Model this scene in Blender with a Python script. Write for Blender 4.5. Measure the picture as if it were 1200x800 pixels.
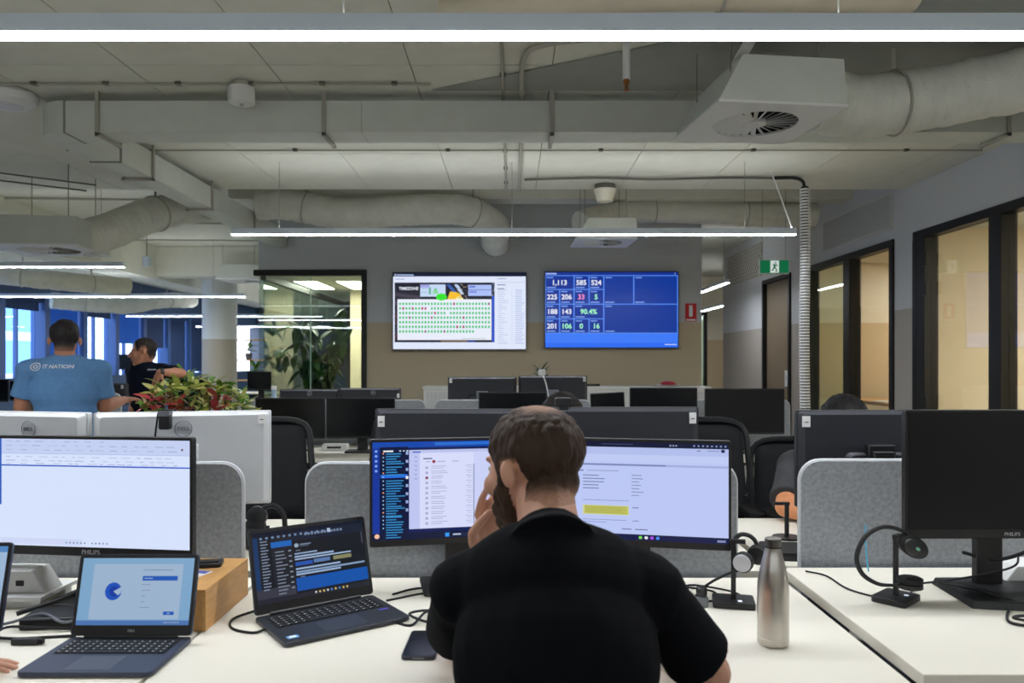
import bpy, math, random
from mathutils import Matrix, Vector, noise
random.seed(7)
for o in list(bpy.data.objects): bpy.data.objects.remove(o)
scene = bpy.context.scene
COL = scene.collection
PI = math.pi
# ------------------------------------------------------------------ camera, world, exposure
F, HZ, CZ = 900.0, 424.0, 1.37          # focal length in px of a 1200x800 frame, horizon row, eye height
cd = bpy.data.cameras.new('camera'); cam = bpy.data.objects.new('camera', cd); COL.objects.link(cam)
cam.location = (0, 0, CZ); cam.rotation_euler = (PI/2, 0, 0)
cd.sensor_width = 36; cd.lens = 27.0; cd.shift_y = (HZ-400)/1200; cd.clip_start = 0.05; cd.clip_end = 200
cd.dof.use_dof = True; cd.dof.focus_distance = 2.9; cd.dof.aperture_fstop = 4.5
scene.camera = cam
w = bpy.data.worlds.new('world'); scene.world = w; w.use_nodes = True
bg = w.node_tree.nodes['Background']; bg.inputs[0].default_value = (0.90, 0.95, 1.0, 1); bg.inputs[1].default_value = 6.5
vs = scene.view_settings; vs.view_transform = 'Standard'; vs.look = 'None'; vs.gamma = 1; vs.use_curve_mapping = False
vs.exposure = -0.12
STRIP = 70.0          # linear lamp emission
PANEL = 32.0          # meeting room ceiling lamps

def at(px, py, D): return Vector(((px-600)/F*D, D, CZ+(HZ-py)/F*D))
def X(px, D): return (px-600)/F*D
def Z(py, D): return CZ+(HZ-py)/F*D

# ------------------------------------------------------------------ materials
def lin(c):
    r = []
    for k in c[:3]:
        k = k/255.0
        r.append(k/12.92 if k <= .04045 else ((k+.055)/1.055)**2.4)
    return (*r, 1)
MATS = {}
def mat(name, c, rough=.5, metal=0, spec=.5, noise_amt=0, nscale=40, bump=0, bscale=60, emit=None, estr=0, alpha=None, sheen=0, stretch=None):
    if name in MATS: return MATS[name]
    m = bpy.data.materials.new(name); m.use_nodes = True; nt = m.node_tree; b = nt.nodes['Principled BSDF']
    col = lin(c); b.inputs['Base Color'].default_value = col
    b.inputs['Roughness'].default_value = rough; b.inputs['Metallic'].default_value = metal
    b.inputs['Specular IOR Level'].default_value = spec
    if sheen: b.inputs['Sheen Weight'].default_value = sheen
    tc = None
    if noise_amt or bump:
        tc = nt.nodes.new('ShaderNodeTexCoord'); src = tc.outputs['Object']
        if stretch:
            mp = nt.nodes.new('ShaderNodeMapping'); mp.inputs['Scale'].default_value = stretch
            nt.links.new(src, mp.inputs[0]); src = mp.outputs[0]
    if noise_amt:
        n = nt.nodes.new('ShaderNodeTexNoise'); n.inputs['Scale'].default_value = nscale; n.inputs['Detail'].default_value = 4
        nt.links.new(src, n.inputs['Vector'])
        r = nt.nodes.new('ShaderNodeValToRGB')
        a = noise_amt
        r.color_ramp.elements[0].position = .3; r.color_ramp.elements[1].position = .7
        r.color_ramp.elements[0].color = tuple(k*(1-a) for k in col[:3])+(1,)
        r.color_ramp.elements[1].color = tuple(min(1, k*(1+a)) for k in col[:3])+(1,)
        nt.links.new(n.outputs['Fac'], r.inputs[0]); nt.links.new(r.outputs[0], b.inputs['Base Color'])
    if bump:
        n2 = nt.nodes.new('ShaderNodeTexNoise'); n2.inputs['Scale'].default_value = bscale; n2.inputs['Detail'].default_value = 5
        nt.links.new(src, n2.inputs['Vector'])
        bp = nt.nodes.new('ShaderNodeBump'); bp.inputs['Strength'].default_value = bump; bp.inputs['Distance'].default_value = .01
        nt.links.new(n2.outputs['Fac'], bp.inputs['Height']); nt.links.new(bp.outputs[0], b.inputs['Normal'])
    if emit:
        b.inputs['Emission Color'].default_value = lin(emit); b.inputs['Emission Strength'].default_value = estr
    MATS[name] = m
    return m
def glass_mat(name, tint, refl=.10):
    m = bpy.data.materials.new(name); m.use_nodes = True; nt = m.node_tree
    for n in list(nt.nodes): nt.nodes.remove(n)
    o = nt.nodes.new('ShaderNodeOutputMaterial'); mx = nt.nodes.new('ShaderNodeMixShader')
    t = nt.nodes.new('ShaderNodeBsdfTransparent'); t.inputs[0].default_value = lin(tint)
    g = nt.nodes.new('ShaderNodeBsdfGlossy'); g.inputs['Roughness'].default_value = .02
    fr = nt.nodes.new('ShaderNodeFresnel'); fr.inputs[0].default_value = 1.5
    ad = nt.nodes.new('ShaderNodeMath'); ad.operation = 'ADD'; ad.inputs[1].default_value = refl-.04
    ge = nt.nodes.new('ShaderNodeNewGeometry'); io = nt.nodes.new('ShaderNodeMath'); io.operation = 'MULTIPLY_ADD'; io.inputs[1].default_value = -.8333; io.inputs[2].default_value = 1.5
    nt.links.new(ge.outputs['Backfacing'], io.inputs[0]); nt.links.new(io.outputs[0], fr.inputs[0])
    nt.links.new(fr.outputs[0], ad.inputs[0]); nt.links.new(ad.outputs[0], mx.inputs[0])
    nt.links.new(t.outputs[0], mx.inputs[1]); nt.links.new(g.outputs[0], mx.inputs[2]); nt.links.new(mx.outputs[0], o.inputs[0])
    MATS[name] = m; return m
def two_tone(name, up, low, zsplit, rough=.75):
    m = bpy.data.materials.new(name); m.use_nodes = True; nt = m.node_tree; b = nt.nodes['Principled BSDF']
    b.inputs['Roughness'].default_value = rough; b.inputs['Specular IOR Level'].default_value = .25
    g = nt.nodes.new('ShaderNodeNewGeometry'); s = nt.nodes.new('ShaderNodeSeparateXYZ'); nt.links.new(g.outputs['Position'], s.inputs[0])
    c = nt.nodes.new('ShaderNodeMath'); c.operation = 'GREATER_THAN'; c.inputs[1].default_value = zsplit; nt.links.new(s.outputs['Z'], c.inputs[0])
    mx = nt.nodes.new('ShaderNodeMix'); mx.data_type = 'RGBA'
    nt.links.new(c.outputs[0], mx.inputs['Factor']); mx.inputs['A'].default_value = lin(low); mx.inputs['B'].default_value = lin(up)
    n = nt.nodes.new('ShaderNodeTexNoise'); n.inputs['Scale'].default_value = 90
    bp = nt.nodes.new('ShaderNodeBump'); bp.inputs['Strength'].default_value = .04; nt.links.new(n.outputs['Fac'], bp.inputs['Height'])
    nt.links.new(bp.outputs[0], b.inputs['Normal']); nt.links.new(mx.outputs['Result'], b.inputs['Base Color'])
    MATS[name] = m; return m
def screen_mat(name, strength, rough=.25):
    m = bpy.data.materials.new(name); m.use_nodes = True; nt = m.node_tree; b = nt.nodes['Principled BSDF']
    b.inputs['Base Color'].default_value = (.005, .005, .006, 1); b.inputs['Roughness'].default_value = rough
    b.inputs['Specular IOR Level'].default_value = .35
    a = nt.nodes.new('ShaderNodeAttribute'); a.attribute_name = 'Col'
    nt.links.new(a.outputs['Color'], b.inputs['Emission Color']); b.inputs['Emission Strength'].default_value = strength
    MATS[name] = m; return m

# ------------------------------------------------------------------ mesh building
def rrect(w, h, r, n=5, corners=(1, 1, 1, 1)):
    """rounded rectangle, counter-clockwise, centred; corners: bl, br, tr, tl"""
    pts = []
    for k, (sx, sy, a0) in enumerate(((-1, -1, PI), (1, -1, 1.5*PI), (1, 1, 0), (-1, 1, .5*PI))):
        if not corners[k]: pts.append((sx*w/2, sy*h/2)); continue
        cx, cy = sx*(w/2-r), sy*(h/2-r)
        for i in range(n+1):
            a = a0+i*PI/2/n; pts.append((cx+r*math.cos(a), cy+r*math.sin(a)))
    return pts
def RX(a): return Matrix.Rotation(a, 4, 'X')
def RY(a): return Matrix.Rotation(a, 4, 'Y')
def RZ(a): return Matrix.Rotation(a, 4, 'Z')
def T(x, y=None, z=None): return Matrix.Translation(x if y is None else (x, y, z))
FRONT = RX(PI/2)      # maps drawing plane (x, y) to (x, z); extrude +z -> -y
class MB:
    def __init__(s): s.v = []; s.f = []; s.M = Matrix.Identity(4); s.c = []; s.cols = None
    def add(s, vs, fs, M=None):
        k = len(s.v); m = s.M if M is None else s.M @ M
        s.v += [tuple(m @ Vector(p)) for p in vs]; s.f += [tuple(i+k for i in f) for f in fs]
        return s
    def box(s, cx, cy, cz, sx, sy, sz, M=None):
        x, y, z = sx/2, sy/2, sz/2
        vs = [(cx+a*x, cy+b*y, cz+c*z) for a in (-1, 1) for b in (-1, 1) for c in (-1, 1)]
        return s.add(vs, [(0, 1, 3, 2), (4, 6, 7, 5), (0, 4, 5, 1), (2, 3, 7, 6), (0, 2, 6, 4), (1, 5, 7, 3)], M)
    def bx(s, x0, x1, y0, y1, z0, z1, M=None): return s.box((x0+x1)/2, (y0+y1)/2, (z0+z1)/2, abs(x1-x0), abs(y1-y0), abs(z1-z0), M)
    def prism(s, poly, z0, z1, M=None, inset=0):
        n = len(poly)
        if inset:
            cx = sum(p[0] for p in poly)/n; cy = sum(p[1] for p in poly)/n
            top = [(cx+(p[0]-cx)*(1-inset), cy+(p[1]-cy)*(1-inset)) for p in poly]
        else: top = poly
        vs = [(p[0], p[1], z0) for p in poly]+[(p[0], p[1], z1) for p in top]
        fs = [tuple(range(n-1, -1, -1)), tuple(range(n, 2*n))]+[(i, (i+1) % n, n+(i+1) % n, n+i) for i in range(n)]
        return s.add(vs, fs, M)
    def tube(s, pts, r, n=8, M=None, caps=True, closed=False):
        pts = [Vector(p) for p in pts]; k = len(pts); rs = r if isinstance(r, (list, tuple)) else [r]*k
        vs = []; fs = []; up = None
        for i, p in enumerate(pts):
            if closed: d = pts[(i+1) % k]-pts[i-1]
            else: d = (pts[min(i+1, k-1)]-pts[max(i-1, 0)])
            d.normalize()
            if up is None:
                up = Vector((0, 0, 1)) if abs(d.z) < .9 else Vector((1, 0, 0))
            a = d.cross(up); a.normalize(); b = a.cross(d); b.normalize(); up = b
            for j in range(n):
                t = 2*PI*j/n; vs.append(p+(a*math.cos(t)+b*math.sin(t))*rs[i])
        m = k if closed else k-1
        for i in range(m):
            for j in range(n):
                i2 = (i+1) % k
                fs.append((i*n+j, i*n+(j+1) % n, i2*n+(j+1) % n, i2*n+j))
        if caps and not closed: fs.append(tuple(range(n-1, -1, -1))); fs.append(tuple((k-1)*n+j for j in range(n)))
        return s.add(vs, fs, M)
    def cyl(s, p0, p1, r0, r1=None, n=16, M=None): return s.tube([p0, p1], [r0, r0 if r1 is None else r1], n, M)
    def lathe(s, prof, n=24, M=None):
        vs = []; fs = []; k = len(prof)
        for (r, z) in prof:
            for j in range(n): t = 2*PI*j/n; vs.append((r*math.cos(t), r*math.sin(t), z))
        for i in range(k-1):
            for j in range(n): fs.append((i*n+j, i*n+(j+1) % n, (i+1)*n+(j+1) % n, (i+1)*n+j))
        fs.append(tuple(range(n-1, -1, -1))); fs.append(tuple((k-1)*n+j for j in range(n)))
        return s.add(vs, fs, M)
    def ell(s, c, r, M=None, nu=16, nv=10):
        vs = [(c[0], c[1], c[2]-r[2])]; fs = []
        for i in range(1, nv):
            t = -PI/2+PI*i/nv
            for j in range(nu): p = 2*PI*j/nu; vs.append((c[0]+r[0]*math.cos(t)*math.cos(p), c[1]+r[1]*math.cos(t)*math.sin(p), c[2]+r[2]*math.sin(t)))
        vs.append((c[0], c[1], c[2]+r[2])); top = len(vs)-1
        for j in range(nu):
            fs.append((0, 1+(j+1) % nu, 1+j)); fs.append((top, 1+(nv-2)*nu+j, 1+(nv-2)*nu+(j+1) % nu))
            for i in range(nv-2): a = 1+i*nu; fs.append((a+j, a+(j+1) % nu, a+nu+(j+1) % nu, a+nu+j))
        return s.add(vs, fs, M)
    def caps(s, p0, p1, r0, r1, n=14):
        """tapered capsule"""
        p0 = Vector(p0); p1 = Vector(p1); d = p1-p0; L = d.length
        if L < 1e-6: return s.ell(p0, (r0, r0, r0))
        d.normalize(); pts = []; rs = []
        for a in (-89, -60, -30): t = math.radians(a); pts.append(p0+d*(math.sin(t)*r0)); rs.append(max(.0008, math.cos(t)*r0))
        for k in range(5): t = k/4; pts.append(p0.lerp(p1, t)); rs.append(r0+(r1-r0)*t)
        for a in (30, 60, 89): t = math.radians(a); pts.append(p1+d*(math.sin(t)*r1)); rs.append(max(.0008, math.cos(t)*r1))
        return s.tube(pts, rs, n)
    def mesh(s, name, smooth=35):
        me = bpy.data.meshes.new(name); me.from_pydata(s.v, [], s.f); me.update()
        if smooth:
            me.polygons.foreach_set('use_smooth', [True]*len(me.polygons)); me.set_sharp_from_angle(angle=math.radians(smooth))
        return me
    def build(s, name, m, parent=None, smooth=35, bevel=0, loc=None, rot=None):
        o = bpy.data.objects.new(name, s.mesh(name, smooth)); COL.objects.link(o)
        if m is not None: o.data.materials.append(m)
        if parent: o.parent = parent
        if loc is not None: o.location = loc
        if rot is not None: o.rotation_euler = rot
        if bevel:
            b = o.modifiers.new('bevel', 'BEVEL'); b.width = bevel; b.segments = 2; b.limit_method = 'ANGLE'; b.angle_limit = math.radians(40)
        return o
def tag(o, label=None, cat=None, group=None, kind=None):
    if label: o['label'] = label
    if cat: o['category'] = cat
    if group: o['group'] = group
    if kind: o['kind'] = kind
    return o
def thing(name, label, cat, loc=(0, 0, 0), rz=0, group=None):
    o = bpy.data.objects.new(name, None); COL.objects.link(o); o.location = loc; o.rotation_euler = (0, 0, rz)
    o.empty_display_size = .05
    return tag(o, label, cat, group)
def struct(name, mb, m, parent=None, **k):
    o = mb.build(name, m, parent, **k)
    if not parent: o['kind'] = 'structure'
    return o
SIDE = bpy.data.scenes.new('workbench')      # shapes are worked out here and only their meshes are kept
def evaluated(o):
    SIDE.collection.objects.link(o); vl = SIDE.view_layers[0]; vl.update(); dg = vl.depsgraph
    me = bpy.data.meshes.new_from_object(o.evaluated_get(dg)); bpy.data.objects.remove(o); return me
def text(body, size, m, parent, M, name='lettering', align='CENTER', bold=0, ext=.0004, label=None):
    c = bpy.data.curves.new(name, 'FONT'); c.body = body; c.size = size; c.align_x = align; c.align_y = 'CENTER'; c.extrude = ext; c.offset = bold
    c.resolution_u = 3
    me = evaluated(bpy.data.objects.new(name, c))
    me.transform(M); me.materials.clear(); me.materials.append(m)
    o = bpy.data.objects.new(name, me); COL.objects.link(o); o.parent = parent
    if label: o['label'] = label
    return o
def screen(parent, w, h, M, bgc, items, m, name='screen'):
    """flat picture of a display: coloured patches, u from left, v from top, in the drawing plane of M (+z out)"""
    vs = []; fs = []; cs = []
    def poly(pts, z, c):
        k = len(vs); vs.extend([((u-.5)*w, (.5-v)*h, z) for u, v in pts]); fs.append(tuple(range(k, k+len(pts)))); cs.append(lin(c))
    poly([(0, 1), (1, 1), (1, 0), (0, 0)], 0, bgc)
    z = 0
    for it in items:
        z += .000012
        if it[0] == 'r': _, u0, v0, u1, v1, c = it; poly([(u0, v1), (u1, v1), (u1, v0), (u0, v0)], z, c)
        elif it[0] == 'e':
            _, u, v, ru, rv, c = it; poly([(u+ru*math.cos(2*PI*i/14), v-rv*math.sin(2*PI*i/14)) for i in range(14)], z, c)
        elif it[0] == 'p': poly(it[1], z, it[2])
    me = bpy.data.meshes.new(name); me.from_pydata([tuple(M @ Vector(p)) for p in vs], [], fs); me.update()
    a = me.color_attributes.new('Col', 'FLOAT_COLOR', 'CORNER'); i = 0
    for p, c in zip(me.polygons, cs):
        for _ in p.vertices: a.data[i].color = c; i += 1
    me.materials.append(m)
    o = bpy.data.objects.new(name, me); COL.objects.link(o); o.parent = parent
    return o
def bars(u0, v0, u1, n, dv, th, c, jit=.5, seed=1):
    rr = random.Random(seed); out = []
    for i in range(n):
        e = u0+(u1-u0)*(1-jit*rr.random()); v = v0+i*dv; out.append(('r', u0, v, e, v+th, c))
    return out
def copy_tree(o, parent=None):
    c = o.copy(); COL.objects.link(c); c.parent = parent
    for ch in o.children: copy_tree(ch, c)
    return c
def curve_pts(ctrl, n=8):
    """Catmull-Rom through control points"""
    P = [Vector(p) for p in ctrl]; P = [P[0]*2-P[1]]+P+[P[-1]*2-P[-2]]; out = []
    for i in range(1, len(P)-2):
        a, b, c, d = P[i-1:i+3]
        for k in range(n):
            t = k/n; out.append(.5*((2*b)+(c-a)*t+(2*a-5*b+4*c-d)*t*t+(3*b-a-3*c+d)*t**3))
    out.append(P[-2]); return out

M_ = mat
ceil_m = M_('ceiling_paint', (213, 212, 199), .85, noise_amt=.035, nscale=6, bump=.03, bscale=120)
ceil_back = M_('ceiling_joint', (92, 90, 84), .9)
shade_grey = M_('shade_grey', (146, 149, 143), .8, noise_amt=.05, nscale=5)  # ceiling shade put into the colour of a sheet
duct_m = M_('duct_paint', (200, 204, 195), .6, noise_amt=.03, nscale=8)
flex_m = M_('flex_duct', (212, 212, 200), .55, noise_amt=.08, nscale=6, bump=.6, bscale=30, stretch=(1, 1, 1))
steel_m = M_('galvanised', (140, 140, 132), .45, metal=.3)
conduit_m = M_('conduit', (165, 162, 150), .6)
dark_conduit = M_('dark_cable_run', (98, 95, 86), .7)
lampbody_m = M_('lamp_body', (222, 234, 250), .35, metal=.1)
strip_m = M_('lamp_strip', (255, 255, 255), .5, emit=(244, 249, 255), estr=STRIP)
UP = 17.0           # upward glow added to the lamps to brighten the ceiling
up_m = M_('added_uplight', (255, 255, 255), .5, emit=(244, 249, 255), estr=UP)
panel_m = M_('panel_lamp', (255, 255, 255), .5, emit=(255, 248, 234), estr=PANEL)
white_m = M_('white_plastic', (222, 222, 220), .45)
whitepaint = M_('white_powder_coat', (214, 213, 208), .45)
black_m = M_('black_plastic', (22, 23, 26), .45)
blackrub = M_('black_rubber', (15, 15, 17), .7)
blackfr = M_('black_frame', (13, 13, 14), .5)
darkgl = M_('dark_screen_off', (5, 9, 15), .22, spec=.6)
desk_m = M_('white_laminate', (232, 226, 212), .38, noise_amt=.012, nscale=3)
felt_m = M_('grey_felt', (156, 161, 168), .95, noise_amt=.18, nscale=85, bump=.15, bscale=300, sheen=.2)
edge_m = M_('pale_divider_edge', (196, 198, 202), .5)
navy_m = M_('navy_steel', (40, 52, 74), .4, metal=.2)
carpet_m = M_('carpet', (150, 149, 144), .95, noise_amt=.2, nscale=200, bump=.3, bscale=400)
silver_m = M_('monitor_silver', (205, 207, 210), .42, metal=.25)
dell_bk = M_('monitor_back_black', (36, 38, 45), .5, bump=.04, bscale=400)
stand_gr = M_('stand_grey', (120, 124, 132), .4, metal=.3)
sticker_m = M_('sticker', (232, 232, 230), .5)
wood_m = M_('pale_wood', (196, 148, 88), .5, noise_amt=.10, nscale=14, stretch=(6, 1, 6))
logo_m = M_('logo_silver', (198, 200, 205), .35, metal=.2)
print_w = M_('print_white', (225, 228, 235), .6)
print_k = M_('print_black', (30, 30, 34), .6)
leaf_m = M_('leaf_green', (52, 92, 44), .6, noise_amt=.3, nscale=12)
leaf2_m = M_('leaf_yellow_green', (186, 196, 92), .45, noise_amt=.3, nscale=30)
leaf3_m = M_('leaf_red', (214, 84, 88), .45, noise_amt=.25, nscale=30)
leaf4_m = M_('leaf_fresh', (110, 158, 64), .4, noise_amt=.3, nscale=20)
SCR = screen_mat('display', 1.08)
SCRD = screen_mat('display_dim', .8)
GLASS = glass_mat('clear_glass', (242, 244, 242), .09)
GLASSG = glass_mat('greenish_glass', (228, 238, 232), .09)
GLASSB = glass_mat('window_glass', (212, 226, 245), .08)
ZC = CZ+1.72; ZR = CZ+2.02; XR = 3.89; YB = 9.8; YE = 7.66; XL = -9.6
WALL2 = two_tone('two_tone_wall', (188, 192, 196), (186, 173, 149), CZ+.505)
WALLR = two_tone('two_tone_wall_side', (204, 206, 210), (178, 171, 164), CZ+.525)
ROOMW = two_tone('cream_two_tone', (234, 224, 204), (212, 190, 154), CZ+.525)
ROOM1 = M_('cream_wall', (232, 217, 188), .8)
# ================================================================== THE SETTING
struct('floor', MB().bx(XL-.3, 8.2, -4, 29.2, -.1, 0), carpet_m)
# lower ceiling with its panels
ceiling = struct('ceiling', MB().bx(XL-.3, XR+.12, -4, YE, ZC+.014, ZR+.12), ceil_back)
xs = [-2.24+.825*k for k in range(-9, 9)]; ys = [-3.11, -1.22, .67, 2.56, 4.45, 6.34, YE]
pm = None
for i in range(len(xs)-1):
    for j in range(len(ys)-1):
        x0, x1 = xs[i]+.003, min(xs[i+1]-.003, XR-.004)
        y0, y1 = ys[j]+.003, ys[j+1]-.003
        o = MB().bx(x0-(x0+x1)/2, x1-(x0+x1)/2, y0-(y0+y1)/2, y1-(y0+y1)/2, 0, .012).build('ceiling_panel', ceil_m, ceiling, smooth=0)
        o.location = ((x0+x1)/2, (y0+y1)/2, ZC+random.uniform(-.0008, .0012))
# grey triangular sheet standing in for a shaded stretch of the ceiling
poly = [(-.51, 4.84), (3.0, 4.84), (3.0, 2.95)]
struct('ceiling_shade', MB().prism(poly, ZC-.012, ZC-.002), shade_grey, smooth=0)
struct('ceiling_upper', MB().bx(XL-.3, 8.2, YE, 29.2, ZR, ZR+.12), ceil_m)
# back wall with screens, header over the glazed room front
XG0, XG1 = X(303, YB), X(430, YB); XBR = X(822, YB)
ZG = Z(316, YB)
wb = MB(); wb.bx(XG1, XBR, YB, YB+.15, 0, ZR); wb.bx(XG0, XG1, YB, YB+.15, ZG, ZR)
struct('wall_back', wb, WALL2)
# right wall: piers and heads
ZH = 2.62
yA0, yA1 = 4.4, 7.42; yB0, yB1 = 7.81, 10.06; yD0, yD1 = 10.7, 11.87
wr = MB()
for a, b in ((-4, yA0), (yA1, yB0), (yB1, yD0), (yD1, 14.15)): wr.bx(XR, XR+.12, a, b, 0, ZC if b < YE else ZR)
for a, b in ((yA0, yA1), (yB0, yB1), (yD0, yD1)): wr.bx(XR, XR+.12, a, b, ZH, ZC if b < YE else ZR)
struct('wall_right', wr, WALLR)
struct('wall_front', MB().bx(XL-.3, XR+.12, -4.15, -4, 0, ZC), WALL2)
# louvre grille in the right wall
g = thing('wall_louvre', 'pale louvred air grille high on the right-hand wall', 'grille', (XR-.012, 8.4, CZ+1.55)); 
y0, y1 = 7.86-8.4, 9.55-8.4
MB().bx(-.004, .011, y0, y1, -.17, .17).build('backing', M_('grille_back', (190, 190, 192), .7), g)
fr = MB(); fr.bx(-.012, .011, y0-.02, y0, -.19, .19); fr.bx(-.012, .011, y1, y1+.02, -.19, .19); fr.bx(-.012, .011, y0, y1, .17, .19); fr.bx(-.012, .011, y0, y1, -.19, -.17)
fr.build('frame', whitepaint, g)
sl = MB().box(0, 0, 0, .004, y1-y0, .012, RY(.5)).mesh('slat', 0); sl.materials.append(whitepaint)
for k in range(14):
    o = bpy.data.objects.new('slat', sl); COL.objects.link(o); o.parent = g; o.location = (-.010, (y0+y1)/2, -.158+k*.0243)

g = thing('wall_lattice', 'diamond lattice grille high on the far end of the right wall', 'grille', (XR-.006, 12.9, 2.98))
MB().bx(.0, .005, -.95, .95, -.26, .26).build('backing', M_('lattice_back', (150, 140, 124), .7), g)
for s_ in (-1, 1):
    for k in range(-9, 10):
        pts = [p for p in ((k*.12-.26, -.26), (k*.12+.26, .26))]
        a0, a1 = max(-.95, pts[0][0]), min(.95, pts[1][0])
        if a1-a0 > .05: MB().cyl((-.003, s_*a0, -.26+(a0-pts[0][0])), (-.003, s_*a1, -.26+(a1-pts[0][0])), .008, n=4).build('lattice_bar', whitepaint, g)
def glazing(name, y0, y1, mull, panes_m, ztop=ZH, xw=XR, hinges=None):
    r = bpy.data.objects.new(name, None); COL.objects.link(r); r['kind'] = 'structure'; r.location = (xw, y0, 0)
    f = .075; L = y1-y0
    MB().bx(-.02, .1, 0, L, ztop-f, ztop).build('head_frame', blackfr, r)
    MB().bx(-.02, .1, 0, L, 0, .05).build('bottom_frame', blackfr, r)
    for yy, ww in [(f/2, f), (L-f/2, f)]+mull:
        MB().bx(-.025, .11, yy-ww/2, yy+ww/2, .05, ztop-f).build('mullion', blackfr, r, bevel=.004)
    ed = sorted([(0, f)]+[(a-b/2, a+b/2) for a, b in mull]+[(L-f, L)])
    for (a, pm) in zip(range(len(ed)-1), panes_m):
        MB().bx(.035, .045, ed[a][1], ed[a+1][0], .05, ztop-f).build('pane', pm, r, smooth=0)
    return r
wA = glazing('window_1', yA0, yA1, [(X(0, 1)*0+(900*XR/569-yA0), .16), (yA1-yA0-.15, .14)], [GLASS, GLASS, GLASS])
for z in (2.33, 2.06, 1.0): MB().bx(-.04, -.02, yA1-yA0-.27, yA1-yA0-.2, z-.06, z+.06).build('hinge', blackfr, wA, bevel=.003)
wB = glazing('window_2', yB0, yB1, [(900*XR/394-yB0, .17)], [GLASS, GLASSG])
# door in the far stretch of the right wall
d = bpy.data.objects.new('door_1', None); COL.objects.link(d); d['kind'] = 'structure'; d.location = (XR, yD0, 0)
L = yD1-yD0
MB().bx(.03, .08, .06, L-.06, .005, ZH-.06).build('door_leaf', M_('door_taupe', (128, 112, 92), .5), d, bevel=.003)
fr = MB(); fr.bx(-.03, .11, 0, .06, 0, ZH); fr.bx(-.03, .11, L-.06, L, 0, ZH); fr.bx(-.03, .11, .06, L-.06, ZH-.06, ZH); fr.build('door_frame', blackfr, d)
MB().bx(.02, .032, .2, .31, 1.02, 1.25).build('notice_plate', print_w, d)
text('i', .12, print_k, d, T(.0195, .255, 1.135) @ RZ(-PI/2) @ RX(PI/2), 'notice_mark')
# meeting rooms behind the right wall
struct('wall_partition_1', MB().bx(XR+.12, 8.2, 7.6, 7.7, 0, 2.7), ROOM1)
struct('wall_partition_2', MB().bx(XR+.12, 8.2, 10.3, 10.4, 0, 2.7), ROOMW)
struct('wall_partition_3', MB().bx(XR+.12, 8.2, 3.6, 3.7, 0, 2.7), ROOM1)
struct('wall_room_side', MB().bx(8.1, 8.2, 3.6, 10.4, 0, 2.7), ROOMW)
struct('ceiling_rooms', MB().bx(XR+.12, 8.2, 3.6, 10.4, 2.7, 2.8), ceil_m)
# corridor end
we = MB(); we.bx(1.6, 4.05, 18.2, 18.3, 0, ZR); we.bx(4.62, 8.2, 18.2, 18.3, 0, ZR); we.bx(4.05, 4.62, 18.2, 18.3, 2.55, ZR)
struct('wall_corridor_end', we, ROOMW)
struct('wall_beyond', MB().bx(2.5, 8.2, 20.4, 20.5, 0, ZR), M_('far_pale_wall', (214, 222, 214), .7))
we = MB(); we.bx(8.1, 8.2, 10.4, 18.2, 0, ZR); struct('wall_corridor_side', we, ROOMW)
d2 = bpy.data.objects.new('door_2', None); COL.objects.link(d2); d2['kind'] = 'structure'; d2.location = (4.05, 18.2, 0)
fr = MB(); fr.bx(0, .1, -.03, .08, 0, 2.55); fr.bx(.5, .57, -.03, .08, 0, 2.55); fr.bx(.1, .5, -.03, .08, 2.47, 2.55); fr.build('door_frame', blackfr, d2)
MB().bx(.1, .5, .02, .03, 0, 2.47).build('pane', GLASSG, d2)
# glazed room behind the plant
r = bpy.data.objects.new('window_3', None); COL.objects.link(r); r['kind'] = 'structure'; r.location = (XG0, YB, 0)
W = XG1-XG0
fr = MB(); fr.bx(-.06, W, -.02, .06, ZG-.075, ZG); fr.build('head_frame', blackfr, r)
MB().bx(W-.07, W, -.02, .06, 0, ZG-.075).build('jamb', blackfr, r)
MB().bx(0, W-.07, -.02, .06, 0, .06).build('bottom_frame', blackfr, r)
MB().bx(0, W*.475, .012, .022, .06, ZG-.075).build('pane', GLASSG, r, smooth=0)
MB().bx(W*.48, W-.07, .012, .022, .06, ZG-.075).build('pane', GLASSG, r, smooth=0)
MB().bx(W*.474, W*.481, .006, .028, .06, ZG-.075).build('glass_joint', M_('glass_edge', (150, 190, 176), .3), r)
MB().bx(0, .07, .08, 5.2, ZG-.12, ZG-.04).build('side_track', blackfr, r)
for k in range(3): MB().bx(.03, .04, .1+k*1.7, 1.75+k*1.7, .06, ZG-.12).build('pane', GLASSG, r, smooth=0)
MB().bx(0, .07, 5.2, 5.3, 0, ZG).build('mullion', blackfr, r)
MB().bx(W*.72, W*.78, 3.0, 3.08, 0, ZG).build('mullion', blackfr, r)
struct('wall_room_back', MB().bx(X(412, 13), XG1, 12.9, 13.0, 0, 2.66), ROOM1)
struct('wall_room_right', MB().bx(XG1, XG1+.1, YB+.15, 18, 0, ZR), ROOM1)
struct('ceiling_glazed_room', MB().bx(XG0, XG1, YB+.15, 15.1, ZG+.02, ZG+.1), ceil_m)
def room_panel(label, x, y, sx, sy, z, rz=0):
    t = thing('ceiling_light', label, 'light', (x, y, z), rz, 'recessed ceiling panels in the rooms')
    fr = MB(); a, b = sx/2, sy/2
    fr.bx(-a-.02, -a, -b-.02, b+.02, -.012, .0); fr.bx(a, a+.02, -b-.02, b+.02, -.012, 0); fr.bx(-a, a, -b-.02, -b, -.012, 0); fr.bx(-a, a, b, b+.02, -.012, 0)
    fr.build('frame', white_m, t); MB().bx(-a, a, -b, b, -.008, -.001).build('diffuser', panel_m, t, smooth=0)
room_panel('bright ceiling panel right above the big-leaved plant behind glass', -2.42, 11.9, .34, 1.2, ZG+.02)
room_panel('bright ceiling panel at the left end of the glazed plant room', -3.05, 11.9, .34, 1.2, ZG+.02)
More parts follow.
